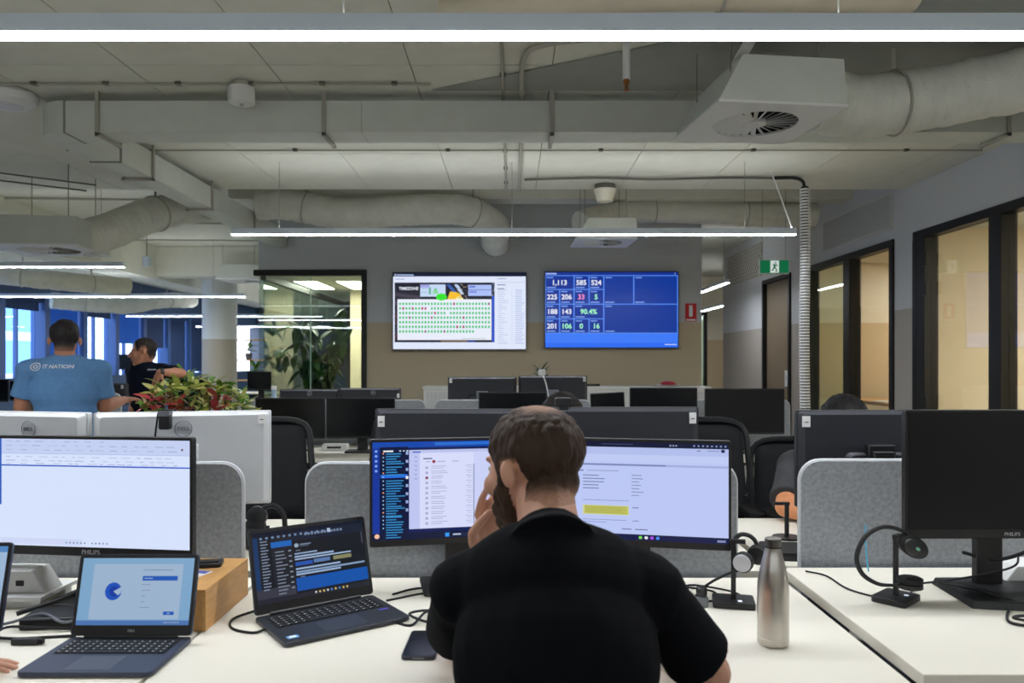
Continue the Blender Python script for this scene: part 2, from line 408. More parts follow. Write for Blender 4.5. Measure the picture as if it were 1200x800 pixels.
room_panel('recessed ceiling panel in the meeting room behind the big right-hand glazing', 6.0, 5.6, 1.2, 1.2, 2.7)
room_panel('recessed ceiling panel seen through the narrower window beside the spiral cable tube', 5.75, 9.0, .6, 1.2, 2.7)
# left side: window wall
wl = MB(); wl.bx(XL-.25, XL, -4, 8.5, 0, ZC)
wl.bx(XL-.25, XL, YE, 8.5, 0, ZR); wl.bx(XL-.25, XL, 8.5, 28.8, 0, 1.05); wl.bx(XL-.25, XL, 8.5, 28.8, 2.68, ZR)
struct('wall_left', wl, M_('navy_wall', (62, 84, 116), .7))
struct('wall_far', MB().bx(XL-.25, 3.0, 28.8, 29.0, 0, ZR), M_('far_wall_navy', (58, 70, 92), .7))
pier = M_('pier_blue', (52, 84, 138), .5)
blinds = [M_('blind_blue', (60, 122, 186), .8), M_('blind_navy', (38, 60, 100), .8)]
for m_, t_ in ((blinds[0], .45), (blinds[1], .12)):
    nt = m_.node_tree; b = nt.nodes['Principled BSDF']; o = nt.nodes['Material Output']
    tr = nt.nodes.new('ShaderNodeBsdfTranslucent'); tr.inputs[0].default_value = b.inputs['Base Color'].default_value
    mx = nt.nodes.new('ShaderNodeMixShader'); mx.inputs[0].default_value = t_
    nt.links.new(b.outputs[0], mx.inputs[1]); nt.links.new(tr.outputs[0], mx.inputs[2]); nt.links.new(mx.outputs[0], o.inputs[0])
# drop of blind per bay, from the near end (fraction of the opening) and its cloth
bays = [(.3, 1), (.3, 0), (.5, 0), (.1, 1), (.12, 1), (1.0, 0), (.12, 1), (.5, 0), (.55, 1), (1.0, 1), (1.0, 1), (.4, 1), (.2, 1)]
for k, (drop, cl) in enumerate(bays):
    y = 8.7+1.4*k
    wn = bpy.data.objects.new('window_%d' % (k+4), None); COL.objects.link(wn); wn['kind'] = 'structure'; wn.location = (XL, y, 0)
    MB().bx(-.24, .06, 0, .17, 1.05, 2.68).build('mullion', pier, wn)
    MB().bx(-.16, -.15, .17, 1.4, 1.05, 2.68).build('pane', GLASSB, wn, smooth=0)
    MB().bx(-.19, -.11, .76, .80, 1.05, 2.68).build('glazing_bar', pier, wn)
    MB().bx(-.10, .02, .17, 1.4, 2.58, 2.68).build('blind_box', blinds[1], wn)
    MB().bx(-.055, -.05, .27, 1.36, 2.58-1.53*drop*.98, 2.58).build('blind', blinds[cl], wn, smooth=0)
# a glass office block outside the windows
bd = thing('office_tower', 'blue glass office block outside the left windows', 'building', (-44, 52, -12))
MB().bx(-6, 6, -11, 11, 0, 34).build('facade', M_('tower_glass', (120, 160, 215), .25), bd)
for k in range(10): MB().bx(-6.1, 6.1, -11.1, 11.1, 2.2+k*3.2, 2.9+k*3.2).build('floor_band', M_('tower_band', (196, 212, 235), .6), bd, smooth=0)
# column
c = thing('column', 'round white column with beige lower half by the far windows', 'column', (X(257.5, 15), 15, 0))
R_ = 39/2*15/F
MB().lathe([(R_, 0), (R_, CZ+.44)], 40).build('lower_shaft', M_('column_beige', (180, 172, 158), .6), c)
MB().lathe([(R_, CZ+.44), (R_, ZR-.003)], 40).build('upper_shaft', M_('column_white', (214, 216, 216), .6), c)

# ================================================================== CEILING SERVICES
def linear_lamp(label, x0, x1, y, zb, wires=(), along='x', hgt=.056, wid=.062):
    t = thing('linear_lamp', label, 'lamp', ((x0+x1)/2, y, zb), 0 if along == 'x' else PI/2, 'suspended linear lamps')
    L = x1-x0
    MB().bx(-L/2, L/2, -wid/2, wid/2, .004, hgt).build('lamp_body', lampbody_m, t, smooth=0)
    MB().bx(-L/2+.003, L/2-.003, -wid/2+.003, wid/2-.003, 0, .0042).build('diffuser', strip_m, t, smooth=0)
    MB().bx(-L/2+.003, L/2-.003, -wid/2+.012, wid/2-.012, hgt-.003, hgt+.0003).build('added_up_strip', up_m, t, smooth=0)  # added glowing strip on top, throws extra light on the ceiling
    for wx in wires:
        zt = (ZC if (y < YE and along == 'x') else ZR)-zb-.002
        MB().cyl((wx-(x0+x1)/2, 0, hgt), (wx-(x0+x1)/2, 0, zt), .0025, n=6).build('suspension_wire', steel_m, t)
    return t
y1 = 2.235
linear_lamp('long linear lamp running across the top of the picture', -6.0, 3.6, y1, Z(37, 2.2), (-5, -3.4, -1.9, -.49, .95, 2.6))
linear_lamp('linear lamp hanging in front of the two wall screens', X(272, 6.6), X(932, 6.6), 6.6, Z(275.5, 6.6), (-2.0, 0, 2.0))
linear_lamp('linear lamp over the desks behind the photographer', -6.0, 3.6, -1.8, Z(37, 2.2), (-5, -1.9, .95))
linear_lamp('short-looking linear lamp below the square diffuser at far left', -9.0, X(145, 8.6), 8.6, Z(313, 8.6), (-4.6, -6.6))
linear_lamp('linear lamp crossing in front of the round column', -9.0, X(287, 12.6), 12.6, Z(348, 12.6), (-4.9, -7))
linear_lamp('linear lamp right behind the upper part of the round column', X(148, 17), -4.2, 17, Z(371, 17), (-5, -8.2))
linear_lamp('farthest linear lamp, short glimpse beside the round column', X(230, 22), -5.2, 22, Z(383, 22), (-6, -8.6))
linear_lamp('upper of two slanting lamps in the corridor gap', 3.06-.85, 3.06+.85, 11.75, CZ+1.12, (2.4, 3.7), along='y')
linear_lamp('lower of two slanting lamps in the corridor gap', 4.15-.9, 4.15+.9, 15.9, CZ+1.1, (3.4, 4.9), along='y')
# rectangular duct: across, elbow, then away from the viewer
dz0, dz1 = CZ+1.465, CZ+1.668; ya, yb = 4.9, 5.14
t = thing('rectangular_duct', 'flat grey duct crossing the ceiling and turning back at the left', 'duct', (0, 4.9, dz0))
hh = dz1-dz0
MB().bx(-2.86, XR-.01, 0, yb-ya, 0, hh).build('cross_run', duct_m, t, bevel=.004)
el = [(-2.86, 0)]+[(-2.86-.24*math.sin(a), .24-.24*math.cos(a)) for a in [i*PI/2/8 for i in range(1, 9)]]+[(-2.86, .24)]
MB().prism(el[::-1], 0, hh).build('elbow', duct_m, t)
MB().bx(-3.07, -2.86, .241, 4.88, -.002, hh).build('branch_run', duct_m, t, bevel=.004)
MB().bx(-2.862, -2.85, -.006, .246, -.006, hh+.004).build('flange', steel_m, t)
MB().bx(-3.08, -2.85, .7, .715, -.012, hh+.004).build('flange', steel_m, t)
for xx in (-.96, .27):
    MB().bx(xx-.0015, xx+.0015, -.001, .242, -.001, hh+.001).build('seam', steel_m, t)
for xx in (X(115, 4.9), X(380, 4.9), X(647, 4.9), X(1181, 4.9)):
    s_ = MB(); s_.bx(xx-.012, xx+.012, -.02, -.006, -.03, ZC-dz0); s_.bx(xx-.012, xx+.012, -.02, .28, -.024, -.006); s_.cyl((xx, .27, -.03), (xx, .27, ZC-dz0), .005, n=8)
    s_.build('hanger', conduit_m, t)
for yy in (1.2, 2.4, 3.6):
    s_ = MB(); s_.bx(-2.855, -2.84, yy-.012, yy+.012, -.03, ZC-dz0); s_.bx(-3.1, -2.84, yy-.012, yy+.012, -.026, -.008); s_.bx(-3.09, -3.075, yy-.012, yy+.012, -.03, ZC-dz0); s_.build('hanger', conduit_m, t)

def flex_duct(name, label, ctrl, r, wr=.06, seed=1, straps=()):
    rr = random.Random(seed); P = curve_pts(ctrl, 20); n = 36; mb = MB(); vs = []; fs = []
    t = thing(name, label, 'duct', P[0]); up = Vector((0, 0, 1))
    for i, p in enumerate(P):
        dv = (P[min(i+1, len(P)-1)]-P[max(i-1, 0)]).normalized(); a = dv.cross(up).normalized(); b = a.cross(dv)
        for j in range(n):
            an = 2*PI*j/n; q = p*7+Vector((math.cos(an), math.sin(an), seed))*1.3
            k = 1+wr*noise.noise(q)+wr*.7*noise.noise(Vector((i*.55+math.sin(an)*.9, math.cos(an)*.8, seed*3.1)))
            rad = r*k*(1-.045*max(0, math.sin(i*2.1+2.2*noise.noise(Vector((math.cos(an)*1.4, math.sin(an)*1.4, i*.13+seed)))))**3)
            vs.append(p-P[0]+(a*math.cos(an)+b*math.sin(an))*rad)
    for i in range(len(P)-1):
        for j in range(n): fs.append((i*n+j, i*n+(j+1) % n, (i+1)*n+(j+1) % n, (i+1)*n+j))
    fs.append(tuple(range(n-1, -1, -1))); fs.append(tuple((len(P)-1)*n+j for j in range(n)))
    mb.add(vs, fs); mb.build('sleeve', flex_m, t, smooth=60)
    for f in straps:
        i = int(f*(len(P)-2)); p = P[i]-P[0]; dv = (P[i+1]-P[i]).normalized(); a = dv.cross(up).normalized(); b = a.cross(dv)
        ring = [p+(a*math.cos(2*PI*j/24)+b*math.sin(2*PI*j/24))*r*1.045 for j in range(24)]
        MB().tube(ring, .007, 6, closed=True).build('strap', conduit_m, t)
        zc = (ZC if P[i].y < YE else ZR)-P[0].z
        MB().bx(p.x-.012, p.x+.012, p.y-.002, p.y+.002, p.z+r*.98, zc).build('strap_hanger', conduit_m, t)
    return t
def diffuser(label, x, y, zb, s, rz, boxh=.2, inset=.09):
    t = thing('air_diffuser', label, 'diffuser', (x, y, zb), rz)
    a = s/2; i_ = a-inset
    ring = 40; R = s*.33
    # face plate with round hole
    vs = []; fs = []
    for z in (0, .012):
        for k in range(ring):
            an = 2*PI*k/ring; c_, s2 = math.cos(an), math.sin(an); m_ = max(abs(c_), abs(s2)); vs.append((a*c_/m_, a*s2/m_, z)); vs.append((R*c_, R*s2, z))
    for k in range(ring):
        q = (k+1) % ring
        fs.append((2*k, 2*k+1, 2*q+1, 2*q)); b_ = 2*ring
        fs.append((b_+2*k, b_+2*q, b_+2*q+1, b_+2*k+1)); fs.append((2*k, 2*q, b_+2*q, b_+2*k)); fs.append((2*k+1, b_+2*k+1, b_+2*q+1, 2*q+1))
    MB().add(vs, fs).build('face_plate', white_m, t, smooth=25)
    tm = MB(); tm.tube([(0, 0, .0122), (0, 0, .075)], R*1.02, 40, caps=False); tm.lathe([(R*1.02, .075), (R*1.02, .077)], 40); tm.build('throat', M_('dark_throat', (10, 11, 12), .8), t)
    MB().lathe([(R*.26, -.001), (R*.26, .02)], 28).build('hub', white_m, t)
    bl = MB(); bl.add([(R*.25, -.012, .0), (R*.985, -R*.075, .0), (R*.985, R*.045, .016), (R*.25, .006, .008), (R*.25, -.012, .002), (R*.985, -R*.075, .002), (R*.985, R*.045, .018), (R*.25, .006, .010)],
                      [(0, 3, 2, 1), (4, 5, 6, 7), (0, 1, 5, 4), (1, 2, 6, 5), (2, 3, 7, 6), (3, 0, 4, 7)])
    me = bl.mesh('vane', 0); me.materials.append(white_m)
    for k in range(26):
        o = bpy.data.objects.new('vane', me); COL.objects.link(o); o.parent = t; o.rotation_euler = (0, 0, 2*PI*k/26)
    e = a-.004; tp = .013+boxh+.04
    MB().add([(-e, -e, .0125), (e, -e, .0125), (e, e, .0125), (-e, e, .0125), (-e+inset*1.4, -e+.02, tp), (e-.004, -e+.02, tp), (e-.004, e-.02, tp), (-e+inset*1.4, e-.02, tp)], [(0, 1, 5, 4), (1, 2, 6, 5), (2, 3, 7, 6), (3, 0, 4, 7), (4, 5, 6, 7)]).build('plenum_box', duct_m, t, smooth=20)
    zt = (ZC if y < YE else ZR)-zb-.002
    for sx in (-1, 1):
        for sy in (-1, 1): MB().cyl((sx*(a-.1), sy*(a-.1), .05+boxh*.5), (sx*(a-.1), sy*(a-.1), zt), .004, n=6).build('drop_rod', steel_m, t)
    return t
d = diffuser('big square swirl diffuser hanging at upper right', 1.28, 4.05, CZ+1.25, .66, math.radians(7), .19)
br = MB(); br.add([tuple(v) for v in ((-.18, -.06, .24), (-.12, -.06, .24), (-.12, -.7, .47), (-.18, -.7, .47), (-.18, -.06, .247), (-.12, -.06, .247), (-.12, -.7, .477), (-.18, -.7, .477))], [(0, 3, 2, 1), (4, 5, 6, 7), (0, 1, 5, 4), (1, 2, 6, 5), (2, 3, 7, 6), (3, 0, 4, 7)])
br.build('hanging_bracket', whitepaint, d)
flex_duct('flexible_duct', 'wrinkled pale flexible duct feeding the big diffuser at upper right', [(1.625, 4.12, CZ+1.405), (1.85, 4.16, CZ+1.385), (2.25, 4.18, CZ+1.43), (2.7, 4.1, CZ+1.5), (3.3, 4.05, CZ+1.53), (3.86, 4.05, CZ+1.54)], .165, .07, 3, (.33, .75))
diffuser('square diffuser box at the far left above the standing man', X(58, 6.9), 6.9, CZ+1.0, .76, .12, .2)
flex_duct('flexible_duct', 'grey flexible duct rising from the left diffuser box', [at(96, 281, 7.0), at(130, 270, 7.2), at(170, 254, 7.6), at(205, 246, 8.0), at(250, 240, 8.6)], .17, .06, 5, (.6,))
flex_duct('flexible_duct', 'fat sagging flexible duct along the top of the screen wall', [at(303, 240, 8.5), at(340, 240, 8.5), at(400, 250, 8.5), at(470, 247, 8.5), at(540, 246, 8.6), at(576, 262, 8.9), at(580, 281, 9.4), at(581, 285, 9.78)], .17, .06, 8, (.2, .62))
diffuser('white swirl diffuser above the right wall screen', X(706, 8.0), 8.0, CZ+1.235, .62, .03, .16)
flex_duct('flexible_duct', 'dark rounded duct over the right wall screen', [at(680, 262, 8.6), at(720, 250, 8.9), at(770, 247, 9.0), at(860, 250, 9.0), at(955, 252, 9.0)], .14, .02, 11, (.5, .8))
flex_duct('flexible_duct', 'pale crumpled duct hanging low before the left windows', [at(-30, 318, 11), at(20, 324, 11), at(60, 328, 11.2), at(100, 332, 11.5), at(150, 336, 12)], .14, .09, 12, (.3, .8))
flex_duct('flexible_duct', 'long pale duct sagging below the left beam, farther back', [at(60, 352, 14.5), at(110, 356, 15), at(150, 358, 15.5), at(190, 352, 16), at(225, 352, 17)], .16, .09, 14, (.2, .8))
diffuser('small far diffuser box right of the round column', X(286, 13.5), 13.5, CZ+1.42, .75, 0, .2)
# round duct top centre
t = thing('round_duct', 'beige round duct cut off by the top edge of the picture', 'duct', (0, 3.3, CZ+1.6))
P = curve_pts([(-.3, .3, .02), (.1, .1, 0), (.6, 0, 0), (1.2, 0, 0), (1.75, .05, .02)], 8)
MB().tube(P, .09, 20).build('pipe', M_('beige_duct', (188, 180, 158), .6, noise_amt=.05, nscale=9), t)
MB().tube([(.9+0*a, .1*math.cos(a), .1*math.sin(a)) for a in [2*PI*i/20 for i in range(20)]], .008, 6, closed=True).build('clamp', conduit_m, t)
# beams at the left
b = MB(); b.bx(-6.75, -6.2, YE+.02, 28.7, CZ+1.45, ZR-.002); struct('trim_2', b, ceil_m)
b = MB(); b.bx(XL, -3.3, 13.4, 13.8, CZ+1.5, ZR-.004); struct('trim_3', b, ceil_m)
b = MB(); b.bx(XG0, XR, 8.75, 9.05, CZ+1.86, ZR-.004); struct('trim_4', b, ceil_m)
# conduits and cables on the ceiling
def run(name, label, pts, r, m, saddles=0, cat='conduit', n=6, smoothpts=0):
    P = curve_pts(pts, smoothpts) if smoothpts else [Vector(p) for p in pts]
    t = thing(name, label, cat, P[0])
    MB().tube([p-P[0] for p in P], r, n).build('run', m, t)
    if saddles:
        for k in range(saddles):
            p = P[0].lerp(P[-1], (k+.5)/saddles)-P[0]; MB().box(p.x, p.y, p.z+.003, .035, .035, .018).build('saddle', dark_conduit, t)
    return t
zc = ZC-.013
run('conduit', 'thin conduit clipped along the ceiling panels at upper left', [(-3.6, 4.72, zc), (-.5, 4.72, zc)], .008, conduit_m, 7)
run('conduit', 'grey conduit running away from the viewer over the middle, left one', [(-.056, 3.2, zc), (-.056, 7.6, zc)], .011, conduit_m, 8)
run('cable_bundle', 'bundle of grey cables bending to the right by the middle conduits', [(.07, 7.6, zc-.012), (.07, 5.6, zc-.012), (.06, 4.75, zc-.012), (.065, 4.3, zc-.012), (.14, 4.13, zc-.012), (.4, 4.05, zc-.01), (1.0, 4.0, zc-.012)], .015, conduit_m, 0, 'cable', 8, 8)
run('cable_bundle', 'dark cables strung along the far ceiling towards the spiral tube', [(.12, 7.2, zc), (.3, 7.12, zc-.012), (.8, 7.1, zc-.006), (1.3, 7.12, zc-.014), (2.0, 7.1, zc-.006), (2.66, 7.1, zc-.012)], .011, dark_conduit, 0, 'cable', 6, 6)
run('conduit', 'thin conduit crossing the ceiling just beyond the flat duct', [(-3.6, 6.2, zc), (3.8, 6.2, zc)], .006, conduit_m, 6)
run('conduit', 'upper rail of the thin cable tray at far left', [(-5.3, 6.1, zc-.05), (-3.9, 7.2, zc-.05)], .008, dark_conduit)
run('conduit', 'lower rail of the thin cable tray at far left', [(-5.5, 6.3, zc-.06), (-4.1, 7.4, zc-.06)], .008, dark_conduit)
for k in range(6):
    yy = 9.2+k*1.6
    run('conduit', 'thin pipe %s on the raised ceiling at far left' % ('nearest the slab edge', 'second from the slab edge', 'third from the slab edge', 'fourth from the slab edge', 'fifth from the slab edge', 'sixth from the slab edge')[k], [(XL+.1, yy, ZR-.02), (-3.4, yy+.35, ZR-.02)], .014, conduit_m)
# smoke detector etc
t = thing('smoke_alarm', 'white drum-shaped alarm hanging below the upper left ceiling', 'alarm', (X(283, 4.72), 4.72, ZC-.035))
MB().lathe([(.05, 0), (.05, .034)], 20).build('mount', conduit_m, t); MB().lathe([(.07, -.1), (.079, -.095), (.081, -.02), (.075, 0)], 32).build('drum', white_m, t); MB().lathe([(.008, -.112), (.012, -.1)], 12).build('indicator', M_('grey_plastic', (150, 152, 155), .5), t)
t = thing('ceiling_speaker', 'flat round white sensor at the left picture edge', 'sensor', (X(8, 4.9), 4.9, ZC-.004))
MB().lathe([(.12, -.085), (.165, -.06), (.18, -.02), (.17, 0)], 36).build('dish', white_m, t); MB().lathe([(.09, -.088), (.1, -.084)], 30).build('grille', M_('pale_grille', (205, 205, 208), .5), t)
t = thing('sprinkler', 'white sprinkler drop pipe with brass head above the flat duct', 'sprinkler', (X(734, 4.1), 4.1, Z(100, 4.1)))
MB().cyl((0, 0, .03), (0, 0, ZC-Z(100, 4.1)), .02, n=14).build('drop_pipe', white_m, t); MB().lathe([(.012, -.03), (.02, -.026), (.008, -.02), (.008, .0), (.017, .005), (.017, .03)], 14).build('head', M_('brass', (150, 96, 48), .35, metal=.7), t)
t = thing('beacon', 'cream cup-shaped detector under the edge of the lower ceiling', 'detector', (X(709, 7.45), 7.45, ZC))
MB().lathe([(.04, -.175), (.075, -.165), (.11, -.06), (.115, -.05), (.09, -.045)], 28).build('cup', M_('cream_plastic', (222, 216, 196), .5), t); MB().lathe([(.1, -.045), (.1, 0)], 24).build('mount', dark_conduit, t)
t = thing('pendant_lamp', 'tiny cylinder pendant lamp above the far window blinds', 'lamp', (X(172, 9.5), 9.5, Z(312, 9.5)))
MB().cyl((0, 0, .12), (0, 0, ZR-Z(312, 9.5)), .004, n=6).build('cord', blackfr, t); MB().lathe([(.04, 0), (.045, .002), (.045, .12), (.01, .124)], 20).build('shade', lampbody_m, t)
# spiral cable tube
t = thing('cable_spine', 'white ribbed cable spine hanging from ceiling to floor', 'cable', (X(943, 7.1), 7.1, 0))
MB().cyl((0, 0, 0), (0, 0, ZC-.1), .034, n=12).build('core', blackrub, t)
rg = MB().lathe([(.018, 0), (.048, .001), (.048, .0165), (.018, .0175)], 10).mesh('rib', 30); rg.materials.append(white_m)
k = 0; z = .01
while z < ZC-.12:
    o = bpy.data.objects.new('rib', rg); COL.objects.link(o); o.parent = t; o.location = (.006*math.sin(z*3), .004*math.cos(z*2), z); z += .0275
MB().tube(curve_pts([(0, 0, ZC-.12), (-.02, 0, ZC-.05), (-.1, 0, ZC-.02), (-.28, 0, ZC-.02)], 6), .016, 8).build('feed_cable', blackrub, t)
run('lamp_cable', 'white power cable dropping to the right end of the screen-side lamp', [(2.36, 6.98, ZC-.01), (2.38, 6.85, ZC-.2), (2.41, 6.62, Z(267, 6.6)+.01)], .006, white_m, 0, 'cable', 6, 6)
# exit sign
t = thing('exit_sign', 'green running-man exit sign hung below the ceiling', 'sign', (X(907, 8.6), 8.6, Z(312.5, 8.6)))
W_, H_ = .35, .165
MB().prism([(-W_/2+.012, -H_/2), (W_/2-.012, -H_/2), (W_/2, H_/2), (-W_/2, H_/2)], -.015, .015, FRONT).build('housing', M_('sign_acrylic', (210, 228, 222), .3), t)
its = [('r', .36, .03, .66, .97, (235, 245, 240))]
g_ = (12, 110, 70)
its += [('e', .545, .2, .028, .065, g_), ('p', [(.46, .55), (.50, .62), (.56, .40), (.52, .28), (.48, .3)], g_), ('p', [(.43, .33), (.45, .4), (.52, .34), (.5, .28)], g_), ('p', [(.54, .34), (.59, .47), (.62, .43), (.57, .3)], g_), ('p', [(.47, .55), (.42, .75), (.39, .74), (.39, .8), (.45, .82), (.51, .62)], g_), ('p', [(.49, .58), (.55, .70), (.54, .9), (.60, .9), (.60, .86), (.575, .66), (.53, .52)], g_)]
screen(t, W_-.03, H_-.022, T(0, -.0155, 0) @ FRONT, (10, 116, 72), its, screen_mat('sign_lit', .75))
for s_ in (-1, 1): MB().cyl((s_*.13, 0, H_/2), (s_*.13, 0, ZR-Z(312.5, 8.6)), .003, n=6).build('hanging_rod', steel_m, t)
# fire extinguisher sign
t = thing('fire_sign', 'red fire extinguisher sign on the wall right of the blue screen', 'sign', (X(809.5, YB), YB-.003, Z(366, YB)))
MB().bx(-.072, .072, -.002, .002, -.115, .115).build('plate', M_('sign_red', (196, 22, 28), .5), t, smooth=0)
MB().prism(rrect(.045, .13, .018), 0, .001, T(0, -.0021, .01) @ FRONT).build('pictogram', print_w, t); MB().prism([(-.025, .0), (.025, 0), (.025, .012), (-.025, .012)], 0, .001, T(0, -.0021, .078) @ FRONT).build('pictogram', print_w, t)
MB().bx(-.06, .06, -.0031, -.0021, -.105, -.085).build('caption_strip', print_w, t, smooth=0)
# ================================================================== WALL SCREENS
def wall_tv(label, px0, px1, py0, py1, bgc, items):
    D = YB-.06; x0, x1 = X(px0, D), X(px1, D); z0, z1 = Z(py1, D), Z(py0, D)
    t = thing('wall_screen', label, 'screen', ((x0+x1)/2, D, (z0+z1)/2), 0, 'wall screens')
    w_, h_ = x1-x0, z1-z0
    MB().prism(rrect(w_, h_, .006, 2), -.02, .02, T(0, 0, 0) @ FRONT).build('housing', black_m, t)
    MB().bx(-.25, .25, .02, .058, -.2, .2).build('wall_mount', black_m, t)
    s_ = screen(t, w_-.02, h_-.022, T(0, -.0205, 0) @ FRONT, bgc, items, SCR)
    return t, w_-.02, h_-.022
its = [('r', 0, 0, 1, .045, (10, 18, 48)), ('r', .01, .012, .02, .035, (190, 205, 240)), ('r', .025, .018, .155, .033, (170, 190, 235)),
       ('r', .015, .075, .085, .085, (150, 165, 200)), ('r', .012, .125, .765, .91, (14, 16, 38)), ('r', .745, .30, .765, .91, (40, 80, 200)),
       ('p', [(.012, .30), (.205, .345), (.205, .30), (.012, .255)], (58, 50, 66)),
       ('r', .205, .15, .395, .31, (196, 216, 244)), ('r', .205, .15, .275, .19, (160, 160, 225)), ('r', .21, .20, .265, .205, (110, 150, 160)), ('r', .21, .25, .265, .255, (110, 150, 160)),
       ('r', .27, .19, .285, .28, (90, 170, 150)), ('r', .31, .2, .33, .27, (110, 200, 140)), ('r', .30, .235, .34, .27, (130, 215, 150)),
       ('p', [(.46, .15), (.49, .15), (.535, .28), (.51, .28)], (190, 210, 240)), ('p', [(.40, .15), (.43, .15), (.50, .29), (.47, .29)], (50, 90, 170)), ('p', [(.43, .24), (.50, .26), (.53, .345), (.41, .345)], (240, 190, 30)), ('p', [(.47, .33), (.50, .30), (.53, .345), (.48, .345)], (245, 235, 150)),
       ('r', .567, .155, .742, .30, (170, 190, 245)), ('r', .575, .17, .62, .19, (90, 110, 200)), ('r', .575, .235, .63, .26, (120, 130, 220)), ('r', .567, .217, .742, .225, (90, 105, 160)),
       ('r', .033, .345, .742, .88, (232, 236, 250)), ('e', .365, .315, .041, .048, (40, 225, 20))]
rr = random.Random(4)
for _ in range(40): u, v = rr.uniform(.48, .56), rr.uniform(.14, .33); its.append(('r', u, v, u+.006, v+.012, rr.choice([(150, 140, 120), (60, 60, 90), (190, 170, 140), (20, 20, 40)])))
for _ in range(24): u, v = rr.uniform(.745, .76), rr.uniform(.13, .3); its.append(('r', u, v, u+.005, v+.012, rr.choice([(150, 160, 190), (60, 60, 90)])))
for _ in range(14): v = rr.uniform(.35, .87); its.append(('r', .014, v, .022, v+.01, rr.choice([(120, 120, 150), (150, 70, 60)])))
red = {(0, 17), (0, 28), (1, 1), (1, 4), (1, 7), (1, 8), (2, 11), (3, 3), (3, 10), (3, 20), (5, 18), (5, 20), (6, 8), (6, 14)}
for r_ in range(7):
    for c_ in range(29 if r_ < 6 else 24):
        if (r_, c_) in ((1, 9), (2, 15)): continue
        u, v = .053+c_*.0239, .405+r_*.0605
        col = (170, 70, 90) if (r_, c_) in red else (88, 205, 130)
        if (r_, c_) in ((3, 3), (3, 10), (6, 8), (6, 14), (0, 28)): col = (150, 110, 125)
        its.append(('r', u-.0072, v-.017, u+.0072, v+.017, col)); its.append(('r', u-.003, v-.006, u+.003, v+.003, tuple(int(k*.6) for k in col)))
its += bars(.785, .07, .86, 1, .1, .01, (150, 160, 190))+bars(.785, .15, .85, 2, .05, .012, (120, 130, 170), .2)
its += bars(.79, .22, .87, 26, .028, .007, (176, 188, 216), .7, 3)+bars(.92, .22, .99, 26, .028, .009, (168, 182, 222), .3, 5)
its += [('r', .78, .12, .99, .124, (170, 180, 205)), ('r', .895, .22, .898, .95, (196, 204, 226)), ('r', .52, .855, .70, .865, (190, 205, 200)), ('r', .36, .885, .56, .908, (120, 90, 70)), ('r', .56, .885, .62, .908, (40, 60, 150))]
tv, tw, th = wall_tv('wall screen showing a white page with rows of green squares', 460, 617, 319, 410, (222, 230, 250), its)
glow = screen_mat('display_print', 1.0)
emw = M_('display_white_text', (10, 10, 10), .5, emit=(240, 244, 255), estr=1)
emg = M_('display_green_text', (10, 10, 10), .5, emit=(170, 255, 200), estr=1)
emp = M_('display_pink_text', (10, 10, 10), .5, emit=(255, 150, 200), estr=1)
emb = M_('display_pale_blue_text', (10, 10, 10), .5, emit=(190, 214, 255), estr=.8)
def tvtext(t, tw, th, body, u, v, s, m, bold=0, align='CENTER'):
    text(body, s, m, t, T((u-.5)*tw, -.0222, (.5-v)*th) @ FRONT, 'screen_lettering', align, bold, .0001)
tvtext(tv, tw, th, 'TIMEZONE', .045, .205, .05, emw, .0015, 'LEFT')
its = [('r', 0, 0, 1, .04, (10, 44, 140))]
B, Dk = (86, 140, 240), (7, 47, 148)
tiles = [(0, .217, .045, .23, '1,113', emw), (.217, .330, .045, .23, '585', emw), (.330, .441, .045, .23, '524', emw),
         (0, .108, .23, .425, '225', emw), (.108, .217, .23, .425, '206', emw), (.217, .330, .23, .425, '33', emp), (.330, .441, .23, .425, '5', emg),
         (0, .108, .425, .62, '188', emw), (.108, .217, .425, .62, '143', emw), (.217, .441, .425, .62, '90.4%', emg),
         (0, .108, .62, .81, '201', emw), (.108, .217, .62, .81, '106', emg), (.217, .330, .62, .81, '0', emg), (.330, .441, .62, .81, '16', emg),
         (.441, .667, .045, .425, None, None), (.667, .997, .045, .425, None, None), (.441, .997, .425, .81, None, None)]
its.append(('r', 0, .04, .999, .815, B))
for (u0, u1, v0, v1, s_, m_) in tiles:
    its.append(('r', u0+.004, v0+.006, u1-.004, v1-.006, Dk if s_ else (6, 52, 150)))
    its += [('r', u0+.012, v0+.022, u0+min(.06, .55*(u1-u0)), v0+.034, (130, 170, 245)), ('r', u0+.012, v1-.032, u0+min(.08, .7*(u1-u0)), v1-.02, (140, 175, 245))]
its += [('r', .005, .012, .085, .028, (180, 200, 250)), ('r', .0, .815, 1, .94, (58, 120, 245)), ('r', .9, .955, .99, .968, (190, 210, 255)), ('r', .975, .01, .98, .03, (160, 180, 240))]
tv2, tw, th = wall_tv('wall screen showing a blue dashboard of large numbers', 638, 795, 318, 408, (38, 104, 240), its)
for (u0, u1, v0, v1, s_, m_) in tiles:
    if s_: tvtext(tv2, tw, th, s_, (u0+u1)/2-.002, (v0+v1)/2+.005, .088, m_, .0022)

